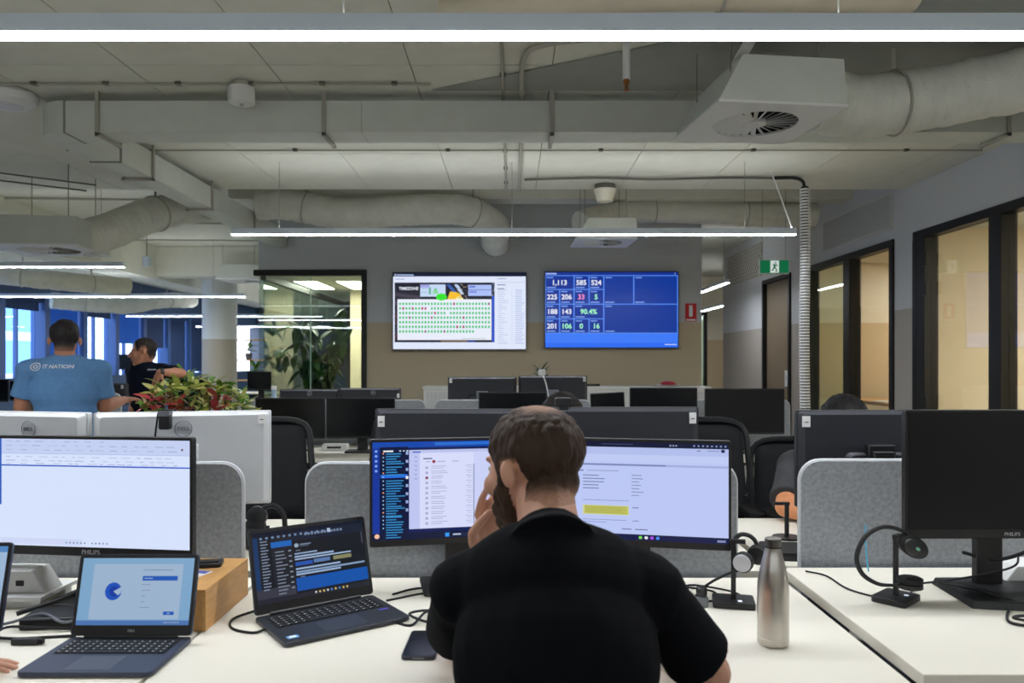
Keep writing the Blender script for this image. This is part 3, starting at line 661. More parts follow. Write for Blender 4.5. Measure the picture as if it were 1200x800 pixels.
# ================================================================== DESKS
def desk(label, x0, x1, y0, y1, z, group='white workstations desks'):
    t = thing('desk', label, 'desk', ((x0+x1)/2, (y0+y1)/2, 0), 0, 'white desks in back-to-back rows'); W_, D_ = x1-x0, y1-y0
    MB().bx(-W_/2, W_/2, -D_/2, D_/2, z-.028, z).build('desk_top', desk_m, t, bevel=.002)
    for s_ in (-1, 1):
        lx = s_*(W_/2-.12)
        MB().bx(lx-.04, lx+.04, -.03, .03, .03, z-.0285).build('leg', navy_m, t, bevel=.004)
        MB().bx(lx-.035, lx+.035, -D_/2+.06, D_/2-.06, .0, .03).build('foot', navy_m, t, bevel=.006)
    MB().bx(-W_/2+.1, W_/2-.1, -.02, .02, z-.09, z-.0285).build('cross_beam', navy_m, t)
    MB().bx(-W_/2+.06, W_/2-.06, D_/2-.11 if y0 < 0 else D_/2-.16, D_/2-.04, z-.13, z-.045).build('cable_tray', navy_m, t)
    return t
def divider(label, x0, x1, y, z0, z1, r=.06, th=.026):
    t = thing('desk_divider', label, 'divider', ((x0+x1)/2, y, z0), 0, 'grey felt desk dividers')
    W_, H_ = x1-x0, z1-z0
    pl = rrect(W_, H_, r, 7, (0, 0, 1, 1))
    MB().prism(pl, -th/2, th/2, T(0, 0, H_/2) @ FRONT).build('felt_panel', felt_m, t)
    path = [(p[0], 0, p[1]+H_/2) for p in pl[1:]]+[(-W_/2, 0, 0)]
    MB().tube(path, .007, 8).build('edge_trim', edge_m, t)
    for s_ in (-1, 1): MB().bx(s_*(W_/2-.2)-.02, s_*(W_/2-.2)+.02, th/2, th/2+.02, -.02, .08).build('clamp', navy_m, t)
    return t
ZM, ZRD = .74, .755
L1 = desk('white desk at the left with the paler laptop and wooden box', -2.25, -.735, 1.50, 2.245, ZM)
M1 = desk('white desk where the bald-crowned man in black sits', -.725, .785, 1.50, 2.245, ZM)
R1 = desk('white desk at right, slightly raised, with blank monitor', .81, 2.33, 1.512, 2.30, ZRD)
divider('felt divider behind the large white-lit left monitor', -2.05, X(285, 2.275)-.0, 2.275, .62, Z(538, 2.275)-.012)
divider('felt divider behind the twin lit monitors in the middle', X(360, 2.275), X(862, 2.275), 2.275, .62, Z(538, 2.275)-.012)
divider('felt divider behind the blank monitor on the right desk', X(937, 2.335), X(937, 2.335)+1.27, 2.335, .62, Z(535, 2.335)-.012)
desk('white desk facing the camera behind the left divider', -2.25, -.735, 2.32, 3.08, ZM)
desk('white desk facing the camera behind the middle divider', -.725, .785, 2.32, 3.08, ZM)
desk('white desk facing the camera behind the right divider', .81, 2.33, 2.37, 3.1, ZM)
ZS = .74
for k, (a, b, nm) in enumerate(((-3.66, -2.14, 'beside the standing man in blue'), (-2.11, -.64, 'with twin blank monitors near the wall plants'), (-.61, .84, 'straight behind the seated man in black'), (.87, 2.3, 'by the white cable spine'))):
    desk('white desk of the second row %s, near side' % nm, a, b, 5.02, 5.815, ZS)
    desk('white desk of the second row %s, far side' % nm, a, b, 5.885, 6.65, ZS)
divider('felt divider of the second row behind the twin blank monitors', -2.0, X(498, 5.85), 5.85, .62, Z(467.5, 5.85)-.01, .05)
divider('felt divider of the second row below the pair of black monitor backs', X(510, 5.85), X(692, 5.85), 5.85, .62, Z(467.5, 5.85)-.01, .05)
divider('felt divider of the second row behind the dark blue blank monitor by the spine', .98, X(925, 5.85), 5.85, .62, Z(467.5, 5.85)-.01, .05)
divider('light grey divider under the blue-shirted man\'s hand', X(112, 5.85), X(142, 5.85), 5.85, .62, Z(459.5, 5.85)-.01, .05)
for k, (a, b, nm) in enumerate(((-7.2, -5.45, 'far left end'), (-5.43, -4.35, 'next to the man in navy'))):
    desk('white desk of the window row, %s' % nm, a, b, 8.2, 9.0, ZS)
desk('white desk below the far windows left of the column', -8.6, -6.6, 13.2, 14.0, .74)
desk('white desk below the far windows behind the column', -6.5, -4.6, 15.6, 16.4, .74)

# ================================================================== MONITORS
def monitor(label, cx, cy, zd, yaw, w_, h_, zb, scr=None, body=None, brand=None, stand='flat', sticker=None, tilt=0, chin=.016, group='desk monitors', ring=False, neck=None, matte=None, ncy=.075):
    """front faces local -y; origin on the desk under the stand"""
    t = thing('monitor', label, 'monitor', (cx, cy, zd), yaw, group); body = body or black_m
    zc = zb-zd+h_/2
    Mx = T(0, 0, zc) @ RX(tilt)
    MB().prism(rrect(w_, h_, .006, 3), -.012, .008, Mx @ FRONT).build('panel', body, t, bevel=.0015)
    bk = MB(); bk.prism(rrect(w_*.985, h_*.98, .01, 3), .012, .03, Mx @ RX(-PI/2), inset=.07)
    if body is not silver_m: bk.prism(rrect(w_*.42, h_*.42, .02, 4), .03, .042, Mx @ T(0, 0, -h_*.14) @ RX(-PI/2), inset=.12)
    bk.build('back_shell', body if matte is None else matte, t)
    vent = MB(); vent.box(0, .0165, h_*.43, w_*.62, .006, .003, Mx); vent.build('vent_slot', blackrub, t)
    sw, sh = w_-.014, h_-.008-chin
    SM = Mx @ T(0, -.0086, (chin-.008)/2) @ FRONT
    if scr: screen(t, sw, sh, SM, scr[0], scr[1], SCR)
    else: MB().prism([(-sw/2, -sh/2), (sw/2, -sh/2), (sw/2, sh/2), (-sw/2, sh/2)], -.0005, .0004, SM).build('screen', darkgl, t, smooth=0)
    nm = neck or black_m
    if stand:
        nk = MB(); nk.bx(-.035, .035, ncy-.014, ncy+.014, .01, zc+.03); nk.bx(-.045, .045, .03, ncy, zc-.05, zc+.05); nk.build('stand_neck', nm, t, bevel=.004)
        if stand == 'flat': MB().prism(rrect(.21, .16, .012, 3), 0, .013, T(0, .025, 0)).build('stand_base', nm, t, bevel=.003)
        elif stand == 'wedge': MB().prism([(-.14, -.1), (.02, -.13), (.17, -.03), (.15, .12), (-.12, .12)], 0, .02, T(0, .03, 0), inset=.06).build('stand_base', nm, t, bevel=.003)
    if brand:
        txt, where, s_ = brand
        if where == 'front': text(txt, s_, logo_m, t, Mx @ T(0, -.0125, -h_/2+chin*.5) @ FRONT, 'logo', ext=.0003)
        else:
            lx, lz = where
            MB2 = Mx @ T(lx, .033, lz) @ RZ(PI) @ FRONT
            rm = logo_m if body is not silver_m else stand_gr
            MB().tube([tuple(MB2 @ Vector((s_*1.55*math.cos(2*PI*i/24), s_*1.55*math.sin(2*PI*i/24), 0))) for i in range(24)], .0014, 5, closed=True).build('logo_ring', rm, t)
            text(txt, s_, rm, t, MB2, 'logo', ext=.002)
    if sticker:
        sx, sz, a, b = sticker
        MB().box(sx, .0315, sz, a, .004, b, Mx).build('asset_sticker', sticker_m, t, smooth=0)
        MB().box(sx, .0339, sz-.002, a*.5, .001, b*.08, Mx).build('sticker_print', print_k, t, smooth=0)
    return t
R = math.radians
# --- lit left monitor
def tx(u0, v, u1, n, dv, c, th=.006, seed=1, jit=.5): return bars(u0, v, u1, n, dv, th, c, jit, seed)
its = [('r', 0, 0, .025, .62, (40, 96, 190)), ('r', 0, .62, .012, 1, (60, 80, 130)), ('r', 0, .92, .008, 1, (20, 40, 110)), ('r', .025, .0, 1, .135, (196, 208, 242)),
       ('r', .025, .135, 1, .14, (170, 184, 225)), ('r', .025, .243, 1, .256, (58, 98, 205)), ('r', .02, .93, .45, .985, (205, 214, 244)), ('e', .962, .085, .006, .011, (120, 80, 110))]
rr = random.Random(9)
for v in (.02, .06, .10, .165, .20, .227):
    u = .05
    while u < (.55 if v < .05 else .93):
        l = rr.uniform(.015, .05); its.append(('r', u, v, u+l, v+.006, rr.choice([(150, 165, 205), (175, 186, 218)]))); u += l+rr.uniform(.01, .05)
u = .03
while u < .95:
    l = rr.uniform(.03, .09); its.append(('r', u, .246, u+l, .252, (30, 70, 170))); u += l+.02
for k in range(14): its.append(('r', .004, .05+k*.034, .016, .058+k*.034, (170, 190, 230)))
for k in range(11): its.append(('e', .37+k*.019+(.02 if k > 5 else 0), .962, .004, .008, rr.choice([(60, 90, 170), (110, 120, 150), (70, 150, 190)])))
xr, xl = X(226, 1.97), X(-2, 2.04)
monitor('large monitor with an almost blank white page, at the left', (xr+xl)/2, 2.005, ZM, R(-7), .555, .312, Z(655, 1.97), ((214, 226, 252), its), brand=('PHILIPS', 'front', .016), chin=.024, ncy=.07)
# --- middle monitors
its = [('r', 0, 0, 1, .06, (16, 70, 170)), ('r', 0, .06, .04, 1, (18, 52, 150)), ('r', .04, .05, .20, .93, (8, 20, 58)), ('r', .0, .93, 1, 1, (8, 20, 56)), ('r', .35, .012, .93, .04, (40, 110, 205)), ('r', .045, .33, .195, .365, (36, 110, 220)),
       ('r', .205, .085, 1, .895, (202, 209, 246)), ('r', .205, .085, 1, .115, (186, 194, 236)), ('r', .205, .115, .265, .895, (190, 198, 240)), ('r', .265, .12, .575, .892, (214, 219, 250)), ('r', .573, .24, .578, .86, (110, 120, 165)), ('r', .908, .12, .911, .89, (150, 162, 215)),
       ('r', .225, .1, .27, .115, (90, 110, 200))]
its += tx(.06, .085, .12, 1, 1, (235, 240, 250), .015)+[('r', .15+.02*k, .085, .16+.02*k, .097, (200, 215, 245)) for k in range(3)]
g0 = [(.115, 4), (.215, 1), (.25, 4), (.39, 5), (.52, 6), (.67, 4), (.76, 9)]
for v, n in g0: its += tx(.075, v, .185, n, .026, (52, 140, 200), .011, int(v*100))
for k in range(20): its.append(('e', .06, .115+k*.04, .004, .008, (150, 190, 225) if k % 5 else (240, 160, 120)))
for k in range(8): its.append(('r', .186, .1+k*.083, .20, .13+k*.083, (150, 170, 215) if k != 3 else (240, 240, 250)))
its += tx(.285, .17, .34, 1, .1, (90, 95, 130), .012)+[('e', .345, .208, .01, .017, (150, 60, 80)), ('r', .3, .205, .325, .212, (150, 155, 190)), ('r', .365, .205, .41, .212, (150, 155, 190)), ('r', .45, .205, .49, .212, (150, 155, 190))]
for k in range(12):
    v = .27+k*.052; its.append(('e', .305, v, .009, .015, (130, 70, 90) if k == 2 else (168, 172, 208))); its += tx(.33, v-.018, .43, 2, .02, (160, 164, 200), .006, k+3); its += [('r', .53, v-.018, .565, v-.012, (165, 170, 205)), ('r', .54, v+.004, .565, v+.01, (175, 180, 212))]
its += [('r', .665, .33, .81, .336, (150, 156, 196))]
for a in range(3):
    for b in range(4): its.append(('e', .675+a*.06, .40+b*.065, .017, .026, (178, 184, 226))); its.append(('r', .669+a*.06, .392+b*.065, .681+a*.06, .407+b*.065, (90, 96, 140)))
its += [('e', .735, .675, .021, .036, (30, 90, 225)), ('r', .665, .735, .81, .741, (160, 166, 204)), ('r', .94, .175, .97, .184, (120, 128, 170))]
its += [('e', .02, .09+.05*k, .008, .014, (120, 160, 230)) for k in range(5)]+[('r', .235+0*k, .15+.045*k, .25, .162+.045*k, (150, 160, 215)) for k in range(6)]
its += [('e', .025, .955, .014, .024, (240, 190, 160)), ('r', .41, .945, .433, .985, (50, 150, 240)), ('r', .445, .945, .6, .985, (22, 32, 70)), ('r', .455, .958, .5, .972, (190, 200, 220))]
for k, c in enumerate([(200, 210, 240), (240, 120, 60), (235, 220, 120), (60, 130, 240), (180, 190, 235), (120, 90, 220), (130, 70, 200), (70, 150, 240), (220, 220, 240)]): its.append(('e', .625+k*.032, .965, .011, .018, c))
c1 = (X(433, 2.08)+X(641, 2.18))/2
monitor('lit monitor left of the seated man\'s head, showing a dark side list and dial pad', c1, 2.13, ZM, R(11.5), .494, .292, Z(641, 2.08), ((10, 28, 84), its), chin=.018, ncy=.062)
its = [('r', 0, 0, 1, .055, (14, 22, 52)), ('r', 0, .94, 1, 1, (14, 24, 70)), ('r', 0, .055, 1, .13, (178, 190, 236)), ('r', 0, .13, 1, .20, (192, 203, 244)), ('r', 0, .225, 1, .247, (162, 174, 218)), ('r', .1, .228, .66, .242, (120, 130, 180)),
       ('r', .12, .165, .19, .183, (110, 118, 160)), ('r', .06, .165, .11, .183, (110, 118, 160)), ('e', .97, .075, .011, .018, (40, 50, 90)), ('r', .83, .072, .85, .082, (110, 120, 165)), ('r', .885, .072, .95, .080, (130, 140, 185))]
its += tx(.1, .295, .20, 1, .1, (100, 108, 150), .012, jit=.1)+tx(.22, .295, .4, 1, .1, (150, 158, 200), .009, jit=.1)
for k in range(6): its += tx(.1, .345+k*.033, .155, 1, 1, (70, 78, 120), .011, k+20)+tx(.195, .345+k*.033, .32, 1 if k < 5 else 0, 1, (120, 128, 172), .010, k+30)
for k in range(7): its += tx(.47, .335+k*.034, .54, 1, 1, (135, 142, 186), .009, k+50, .4)
its += [('r', .195, .60, .455, .606, (130, 138, 200)), ('r', .10, .64, .13, .652, (80, 86, 130)), ('r', .195, .655, .455, .75, (206, 212, 140)), ('r', .205, .662, .45, .742, (190, 192, 96)), ('r', .475, .665, .51, .675, (120, 128, 172)), ('r', .1, .77, .165, .782, (80, 86, 130)),
        ('r', .195, .80, .44, .806, (130, 138, 200)), ('r', .195, .825, .33, .831, (130, 138, 200)), ('r', .475, .80, .51, .808, (120, 128, 172)), ('r', .415, .885, .47, .895, (110, 118, 170)), ('r', .49, .885, .56, .895, (110, 118, 170))]
for k in range(5): its.append(('r', .205, .668+k*.015, .44-.02*(k % 2), .673+k*.015, (160, 158, 80)))
its += [('r', .68+.016*k, .022, .69+.016*k, .036, (150, 160, 190)) for k in range(3)]+[('r', .81+.024*k, .02, .82+.024*k, .036, (130, 145, 190)) for k in range(8)]+[('r', .12, .02, .17, .03, (150, 160, 190)), ('r', .3, .022, .48, .028, (70, 80, 120))]
its += [('e', .52+.032*k, .97, .01, .016, c) for k, c in enumerate([(120, 220, 80), (230, 230, 240), (170, 80, 230), (70, 140, 240)])]+[('r', .94, .963, .985, .985, (130, 140, 180))]
c2 = (X(855, 2.04)+X(643, 2.14))/2
monitor('lit monitor right of the seated man\'s head, with a yellow highlighted line', c2, 2.09, ZM, R(-11.5), .494, .292, Z(645, 2.04), ((188, 200, 244), its), chin=.018, ncy=.062)
# --- blank right monitor
xl = X(1058, 1.985)
monitor('blank black monitor on the right desk beside a headset stand', xl+.275, 1.985, ZRD, R(1.0), .55, .331, Z(630, 1.985), None, brand=('PHILIPS', 'front', .013), stand='wedge', chin=.024, ncy=.09)
# --- opposite desks, backs towards the camera
B_ = R(180)
monitor('white monitor back with ring logo, right one of the white pair', (X(108, 2.38)+X(320, 2.52))/2, 2.45, ZM, B_+R(14), .525, .302, Z(588, 2.52), None, silver_m, ('DELL', (0, .098), .0165), stand='flat', sticker=(-.235, .125, .022, .03), neck=silver_m, ncy=.06)
monitor('white monitor back at the left edge, left one of the white pair', X(105, 2.38)-.255, 2.45, ZM, B_-R(14), .525, .302, Z(588, 2.52), None, silver_m, ('DELL', (-.06, .098), .0165), stand='flat', neck=silver_m, ncy=.06)
monitor('black monitor back behind the seated man, left of his head', X(440, 2.56)+.264, 2.56, ZM, B_-R(2), .53, .31, 1.214-.31, None, dell_bk, None, sticker=(.24, .115, .022, .036), ncy=.06)
monitor('black monitor back behind the seated man, right of his head', X(818, 2.56)-.264, 2.56, ZM, B_+R(2), .53, .31, 1.22-.31, None, dell_bk, None, sticker=(-.24, .12, .022, .036), ncy=.06)
monitor('black monitor back hiding the person with dark hair at right', X(930, 2.57)+.268, 2.57, ZM, B_+R(1), .53, .323, 1.21-.323, None, dell_bk, None, sticker=(.24, .125, .026, .036), ncy=.06)
# --- second row
def m2(label, px0, px1, py0, D, asp=1.70, back=False, zd=ZS, **k):
    w_ = (px1-px0)*D/F; h_ = w_/asp; return monitor(label, X((px0+px1)/2, D), D, zd, B_ if back else 0, w_, h_, Z(py0, D)-h_, None, k.pop('body', None), k.pop('brand', None), **k)
m2('blank black monitor in the second row, left of a pair', 299.5, 380.8, 466, 5.35)
m2('blank dark blue monitor in the second row, right of a pair', 382.5, 463, 466, 5.35)
m2('blank dark monitor just behind the seated man\'s left monitor backs', 561, 640, 459.5, 5.35)
m2('blank black monitor left of the dark blue one by the corridor', 738, 817, 454, 5.35)
m2('widest blank monitor of the second row, by the corridor gap', 826, 919, 455, 5.3, 1.74)
m2('black monitor back under the plant room, left of the ringed-logo pair', 328, 397, 456, 6.5, 1.7, True, body=dell_bk, brand=('DELL', (-.01, .11), .0115))
m2('black monitor back under the plant room, right of the ringed-logo pair', 398, 470, 454.5, 6.5, 1.7, True, body=dell_bk, brand=('DELL', (-.03, .115), .0115), sticker=(-.24, .09, .02, .035))
m2('black monitor back against the cabinets, below the green-squares screen', 525, 605.5, 441.5, 6.25, 1.7, True, body=dell_bk, neck=stand_gr, sticker=(.255, .135, .022, .035))
m2('black monitor back against the cabinets, below the blue dashboard', 607.5, 688, 440, 6.25, 1.7, True, body=dell_bk, neck=stand_gr, sticker=(-.255, .135, .022, .035))
# small upright tablet
t = thing('tablet', 'small black upright tablet between two blank monitors', 'tablet', (X(712, 5.4), 5.4, ZS))
Mx = T(0, 0, Z(460, 5.4)-ZS-.085) @ RY(-.05)
MB().prism(rrect(.24, .17, .008, 3), -.005, .005, Mx @ FRONT).build('slab', black_m, t); MB().prism(rrect(.225, .155, .004, 2), .005, .0058, Mx @ FRONT).build('screen', darkgl, t)
MB().bx(-.02, .02, .006, .02, 0, Z(460, 5.4)-ZS-.05).build('stand', black_m, t); MB().bx(-.07, .07, -.05, .07, 0, .008).build('foot', black_m, t)
# far left monitors
m2('black monitor back right of the blue-shirted man', 112, 150, 449, 6.2, 1.5, True, body=dell_bk, sticker=(-.10, .06, .02, .03))
m2('black monitor in front of the man in navy, right of him', 196, 246, 445, 8.45, 1.6, False)
m2('black monitor at the left picture edge behind the blue shirt', -30, 10, 444, 8.45, 1.5, False)
m2('dark blue monitor between the left picture edge and the blue shirt', 12, 40, 446, 8.5, 1.2, False)
m2('small teal-lit monitor left of the navy man\'s face', 140, 159, 415, 13.5, 1.05, False, zd=.74)
m2('black monitor far behind the flowers', 290, 318, 435, 9.2, 1.3, False)
desk('white desk far behind the flowers', -4.3, -2.6, 8.2, 9.4, ZS)
# ================================================================== CABINETS
t = thing('low_cabinet', 'low white tambour cabinet run under the wall screens', 'cabinet', (X(498, 9.2), 9.0, 0))
cw = X(845, 9.0)-X(498, 9.0)-.1; chh = 1.37-.29
for k in range(3):
    a, b = k*cw/3, (k+1)*cw/3
    MB().bx(a+.003, b-.003, .02, .45, 0, chh-.03).build('carcass', whitepaint, t, bevel=.003)
    n = 22
    tb = MB()
    for i in range(n): x0 = a+.03+i*(b-a-.06)/n; tb.bx(x0+.004, x0+(b-a-.06)/n-.004, .008, .021, .06, chh-.06)
    tb.build('tambour_shutter', M_('tambour', (196, 198, 196), .5), t, smooth=0)
MB().bx(-.01, cw+.01, 0, .46, chh-.03, chh).build('cabinet_top', whitepaint, t, bevel=.002)
t = thing('red_dish', 'small red dish on the white cabinet top', 'dish', (X(783, 9.15), 9.15, chh))
MB().lathe([(.06, 0), (.14, .012), (.15, .02), (.14, .018), (.05, .006)], 24).build('dish', white_m, t); MB().lathe([(.07, .012), (.1, .03), (.06, .055), (.02, .06)], 20).build('red_lid', M_('red_plastic', (190, 40, 44), .5), t)
t = thing('marker_pen', 'black marker lying on the white cabinet top', 'pen', (X(694, 9.2), 9.2, chh+.014))
MB().cyl((-.08, 0, 0), (.05, 0, 0), .014).build('barrel', black_m, t); MB().cyl((.05, 0, 0), (.09, 0, 0), .015).build('cap', blackrub, t)
# meeting-room table with paper
t = thing('meeting_table', 'wooden table seen through the narrow window at right', 'table', (5.1, 9.2, 0))
MB().bx(-.9, .6, -.8, .8, .87, .905).build('table_top', wood_m, t, bevel=.003)
for a in (-.8, .5):
    for b in (-.7, .7): MB().bx(a-.03, a+.03, b-.03, b+.03, 0, .87).build('leg', blackfr, t)
t = thing('paper_stack', 'loose white sheets on the meeting room table', 'paper', (4.35, 8.95, .906), .5)
for k in range(3): MB().bx(-.15, .15, -.105, .105, k*.004, k*.004+.002).build('sheet', sticker_m, t, rot=(0, 0, .2*k))
# ================================================================== CHAIRS
mesh_fab = M_('chair_mesh', (24, 25, 28), .9, noise_amt=.3, nscale=220)
def chair(label, x, y, rz, drop=0):
    t = thing('office_chair', label, 'chair', (x, y, 0), rz, 'black mesh office chairs')      # sitter faces local +y
    MB().prism(rrect(.50, .48, .09, 5), .44, .51).build('seat', mesh_fab, t, bevel=.015)
    # backrest frame: trapezoid with rounded corners
    out = [(-.235, .60), (.235, .60), (.20, 1.08), (-.20, 1.08)]
    P = curve_pts([(-.2, -.24, .58), (.2, -.24, .58), (.235, -.25, .68), (.225, -.27, .9), (.19, -.29, 1.06), (.0, -.295, 1.085), (-.19, -.29, 1.06), (-.225, -.27, .9), (-.235, -.25, .68), (-.2, -.24, .58)], 4)[:-1]
    MB().tube(P, .016, 8, closed=True).build('back_frame', black_m, t)
    vs = []; fs = []
    for i in range(7):
        z = .60+.47*i/6; hw = .222-.03*i/6
        for j in range(9):
            u = -1+2*j/8; vs.append((hw*u, -.245-.05*i/6-.02*(1-u*u)*0-.018*(1-abs(u)**2), z))
    for i in range(6):
        for j in range(8): fs.append((i*9+j, i*9+j+1, i*9+j+10, i*9+j+9))
    o = MB().add(vs, fs).build('back_mesh', mesh_fab, t); s_ = o.modifiers.new('solid', 'SOLIDIFY'); s_.thickness = .006
    MB().tube(curve_pts([(-.22, -.262, .72), (-.1, -.30, .735), (.1, -.30, .735), (.22, -.262, .72)], 4), .014, 8).build('lumbar_bar', M_('chair_bar', (70, 72, 76), .5), t)
    MB().tube([(0, -.29, .735), (0, -.31, .6), (0, -.24, .46), (0, -.05, .42)], .022, 8).build('spine', black_m, t)
    for ch in t.children:
        if drop and ch.name.split('.')[0] in ('back_frame', 'back_mesh', 'lumbar_bar'): ch.location.z = -drop
    for s in (-1, 1):
        MB().tube([(s*.27, -.02, .46), (s*.29, -.02, .55), (s*.29, -.02, .66)], .016, 8).build('arm_post', black_m, t)
        MB().prism(rrect(.08, .25, .03, 4), .66, .69, T(s*.29, .0, 0)).build('arm_pad', blackrub, t, bevel=.006)
    MB().cyl((0, 0, .08), (0, 0, .44), .028).build('gas_lift', black_m, t)
    for k in range(5):
        a = 2*PI*k/5+.3; c_, s_ = math.cos(a), math.sin(a)
        MB().tube([(0, 0, .10), (c_*.16, s_*.16, .095), (c_*.30, s_*.30, .07)], [.03, .024, .018], 8).build('base_arm', black_m, t)
        MB().cyl((c_*.31-s_*.025, s_*.31+c_*.025, .03), (c_*.31+s_*.025, s_*.31-c_*.025, .03), .03, n=12).build('castor', blackrub, t)
    return t
chair('black mesh chair left, right of the white monitor pair', X(300, 3.55), 3.5, PI+.12)
chair('black mesh chair right, beside the lit right monitor', X(832, 3.5), 3.5, PI-.1)
chair('black mesh chair of the dark-haired person at right', X(993, 3.2), 3.55, PI-.05, .1)
chair('black mesh chair of the seated man in black', .07, 1.08, 0, .16)
chair('black mesh chair in front of the twin blank monitors', -.6, 4.55, .2)

# ================================================================== LAPTOPS
key_m = M_('keycaps', (20, 21, 24), .5); deck_m = M_('laptop_graphite', (58, 62, 70), .4, metal=.5); deck2 = M_('laptop_blue_grey', (64, 70, 88), .4, metal=.4)
keyprint = M_('key_print', (190, 195, 205), .6)
def laptop(label, x, y, z, yaw, w_, d_, lidh, ang, scr, dm, stickers=False, brand=None):
    t = thing('laptop', label, 'laptop', (x, y, z), yaw); hb = .012
    MB().prism(rrect(w_, d_, .012, 4), .002, hb).build('base', dm, t, bevel=.0015)
    ft = MB()
    for a in (-1, 1):
        for b in (-1, 1): ft.box(a*w_*.42, b*d_*.4, .001, .03, .008, .002)
    ft.build('rubber_feet', blackrub, t)
    MB().bx(-w_*.44, w_*.44, -d_*.02, d_*.40, hb, hb+.0004).build('keyboard_well', black_m, t)
    ks = MB(); pr = MB(); kw = w_*.86/14; kd = d_*.40/5.5
    for r_ in range(5):
        for c_ in range(14):
            if r_ == 0 and 3 < c_ < 9: continue
            cx, cy = -w_*.43+(c_+.5)*kw, -d_*.005+(r_+.5)*kd
            ks.box(cx, cy, hb+.0012, kw*.84, kd*.80, .0022); pr.box(cx-kw*.1, cy, hb+.0024, kw*.18, kd*.28, .0003)
    ks.box(-w_*.43+6.5*kw, -d_*.005+.5*kd, hb+.0012, kw*4.9, kd*.8, .0022)
    o = ks.build('keys', key_m, t, smooth=0); o['kind'] = 'stuff'; o = pr.build('key_legends', keyprint, t, smooth=0); o['kind'] = 'stuff'
    MB().bx(-w_*.17, w_*.17, -d_*.44, -d_*.08, hb, hb+.0005).build('trackpad', M_('trackpad_'+dm.name, (84, 88, 98) if dm is deck2 else (66, 70, 78), .35, metal=.3), t)
    MB().cyl((-w_*.38, d_/2-.006, hb+.002), (w_*.38, d_/2-.006, hb+.002), .006, n=10).build('hinge', black_m, t)
    LM = T(0, d_/2-.004, hb+.003) @ RX(-ang)      # lid stands along local z, leaning back by ang
    MB().prism(rrect(w_, lidh, .009, 4), -.0035, .0035, LM @ T(0, 0, lidh/2) @ FRONT).build('lid', dm, t)
    MB().prism(rrect(w_-.004, lidh-.004, .007, 3), .0035, .0042, LM @ T(0, 0, lidh/2) @ FRONT).build('lid_bezel', black_m, t)
    screen(t, w_-.018, lidh-.032, LM @ T(0, -.0045, lidh/2+.007) @ FRONT, scr[0], scr[1], SCRD)
    if brand: text(brand, .0075, logo_m, t, LM @ T(0, -.0044, .011) @ FRONT, 'logo', ext=.0002)
    if stickers:
        MB().box(-w_*.41, -d_*.36, hb+.0003, .026, .018, .0005).build('sticker', M_('sticker_blue', (120, 170, 225), .4), t, smooth=0)
        MB().box(-w_*.41, -d_*.36, hb+.0007, .016, .010, .0004).build('sticker_print', sticker_m, t, smooth=0)
        MB().box(w_*.40, -d_*.10, hb+.0006, .024, .009, .0005).build('sticker', M_('sticker_violet', (88, 84, 190), .4), t, smooth=0)
    return t
its = [('r', 0, .93, 1, 1, (84, 130, 196)), ('r', .105, .09, .905, .915, (176, 202, 232)), ('e', .30, .50, .075, .135, (26, 88, 205)), ('e', .31, .50, .045, .08, (16, 62, 178)), ('p', [(.30, .50), (.375, .43), (.37, .52), (.345, .56)], (176, 202, 232)),
       ('r', .55, .175, .82, .185, (120, 145, 185)), ('r', .55, .27, .865, .34, (28, 96, 200)), ('r', .565, .30, .64, .31, (190, 215, 245))]
its += [('r', .55, .395+k*.085, .55+[.08, .08, .04, .04, .09][k], .405+k*.085, (130, 155, 195)) for k in range(5)]+[('r', .765, .80, .86, .85, (28, 96, 200)), ('r', .80, .82, .825, .83, (190, 215, 245))]+[('r', .78+.02*k, .955, .79+.02*k, .968, (200, 215, 240)) for k in range(7)]
laptop('slim blue-grey laptop with a pale sign-in page, front left', -.855, 1.63, ZM, R(0), .272, .2, .178, R(14), ((140, 186, 226), its), deck2, brand='DELL')
its = [('r', 0, 0, 1, .07, (16, 24, 44)), ('r', 0, .07, .04, 1, (24, 60, 110)), ('r', .04, .07, .14, 1, (26, 30, 40)), ('r', .15, .07, .335, .96, (34, 38, 48)), ('r', .34, .05, 1, .18, (24, 34, 56)), ('r', .34, .18, 1, .99, (22, 27, 36)), ('r', .15, .16, .33, .24, (30, 110, 205)), ('r', .34, .715, 1, .90, (14, 92, 190)), ('r', .0, .93, 1, 1, (40, 42, 54)), ('r', 0, .8, .33, .93, (62, 64, 78))]
rr = random.Random(3)
its += tx(.06, .13, .13, 17, .042, (150, 165, 190), .014, 7)+tx(.18, .30, .28, 13, .049, (140, 150, 170), .015, 9)+[('r', .295, .3+.075*k, .32, .32+.075*k, (150, 160, 175)) for k in range(8)]
its += [('e', .07+.05*k+.0, .09, .012, .018, (120, 150, 190)) for k in range(12)]+[('r', .45+.03*k, .085, .47+.03*k, .12, (130, 150, 180)) for k in range(12)]+[('r', .66, .06, .69, .12, (190, 210, 240))]
its += [('e', .37, .25, .02, .03, (170, 190, 210)), ('r', .4, .235, .5, .25, (140, 160, 190)), ('r', .4, .26, .48, .27, (110, 130, 160)), ('r', .36, .32, .40, .33, (150, 160, 180)),
        ('r', .345, .40, .70, .425, (170, 198, 235)), ('r', .345, .36, .55, .38, (160, 188, 225)), ('r', .345, .44, .86, .46, (180, 206, 240)), ('r', .345, .49, .50, .545, (40, 92, 190)), ('r', .51, .48, .66, .535, (100, 135, 190)), ('r', .69, .48, .86, .535, (150, 150, 110)), ('r', .345, .575, .75, .60, (170, 198, 235)), ('r', .345, .62, .98, .645, (150, 180, 220)), ('r', .345, .655, .75, .68, (170, 198, 235)), ('r', .38, .70, .42, .71, (140, 150, 170)), ('r', .975, .18, .985, .35, (90, 95, 110))]
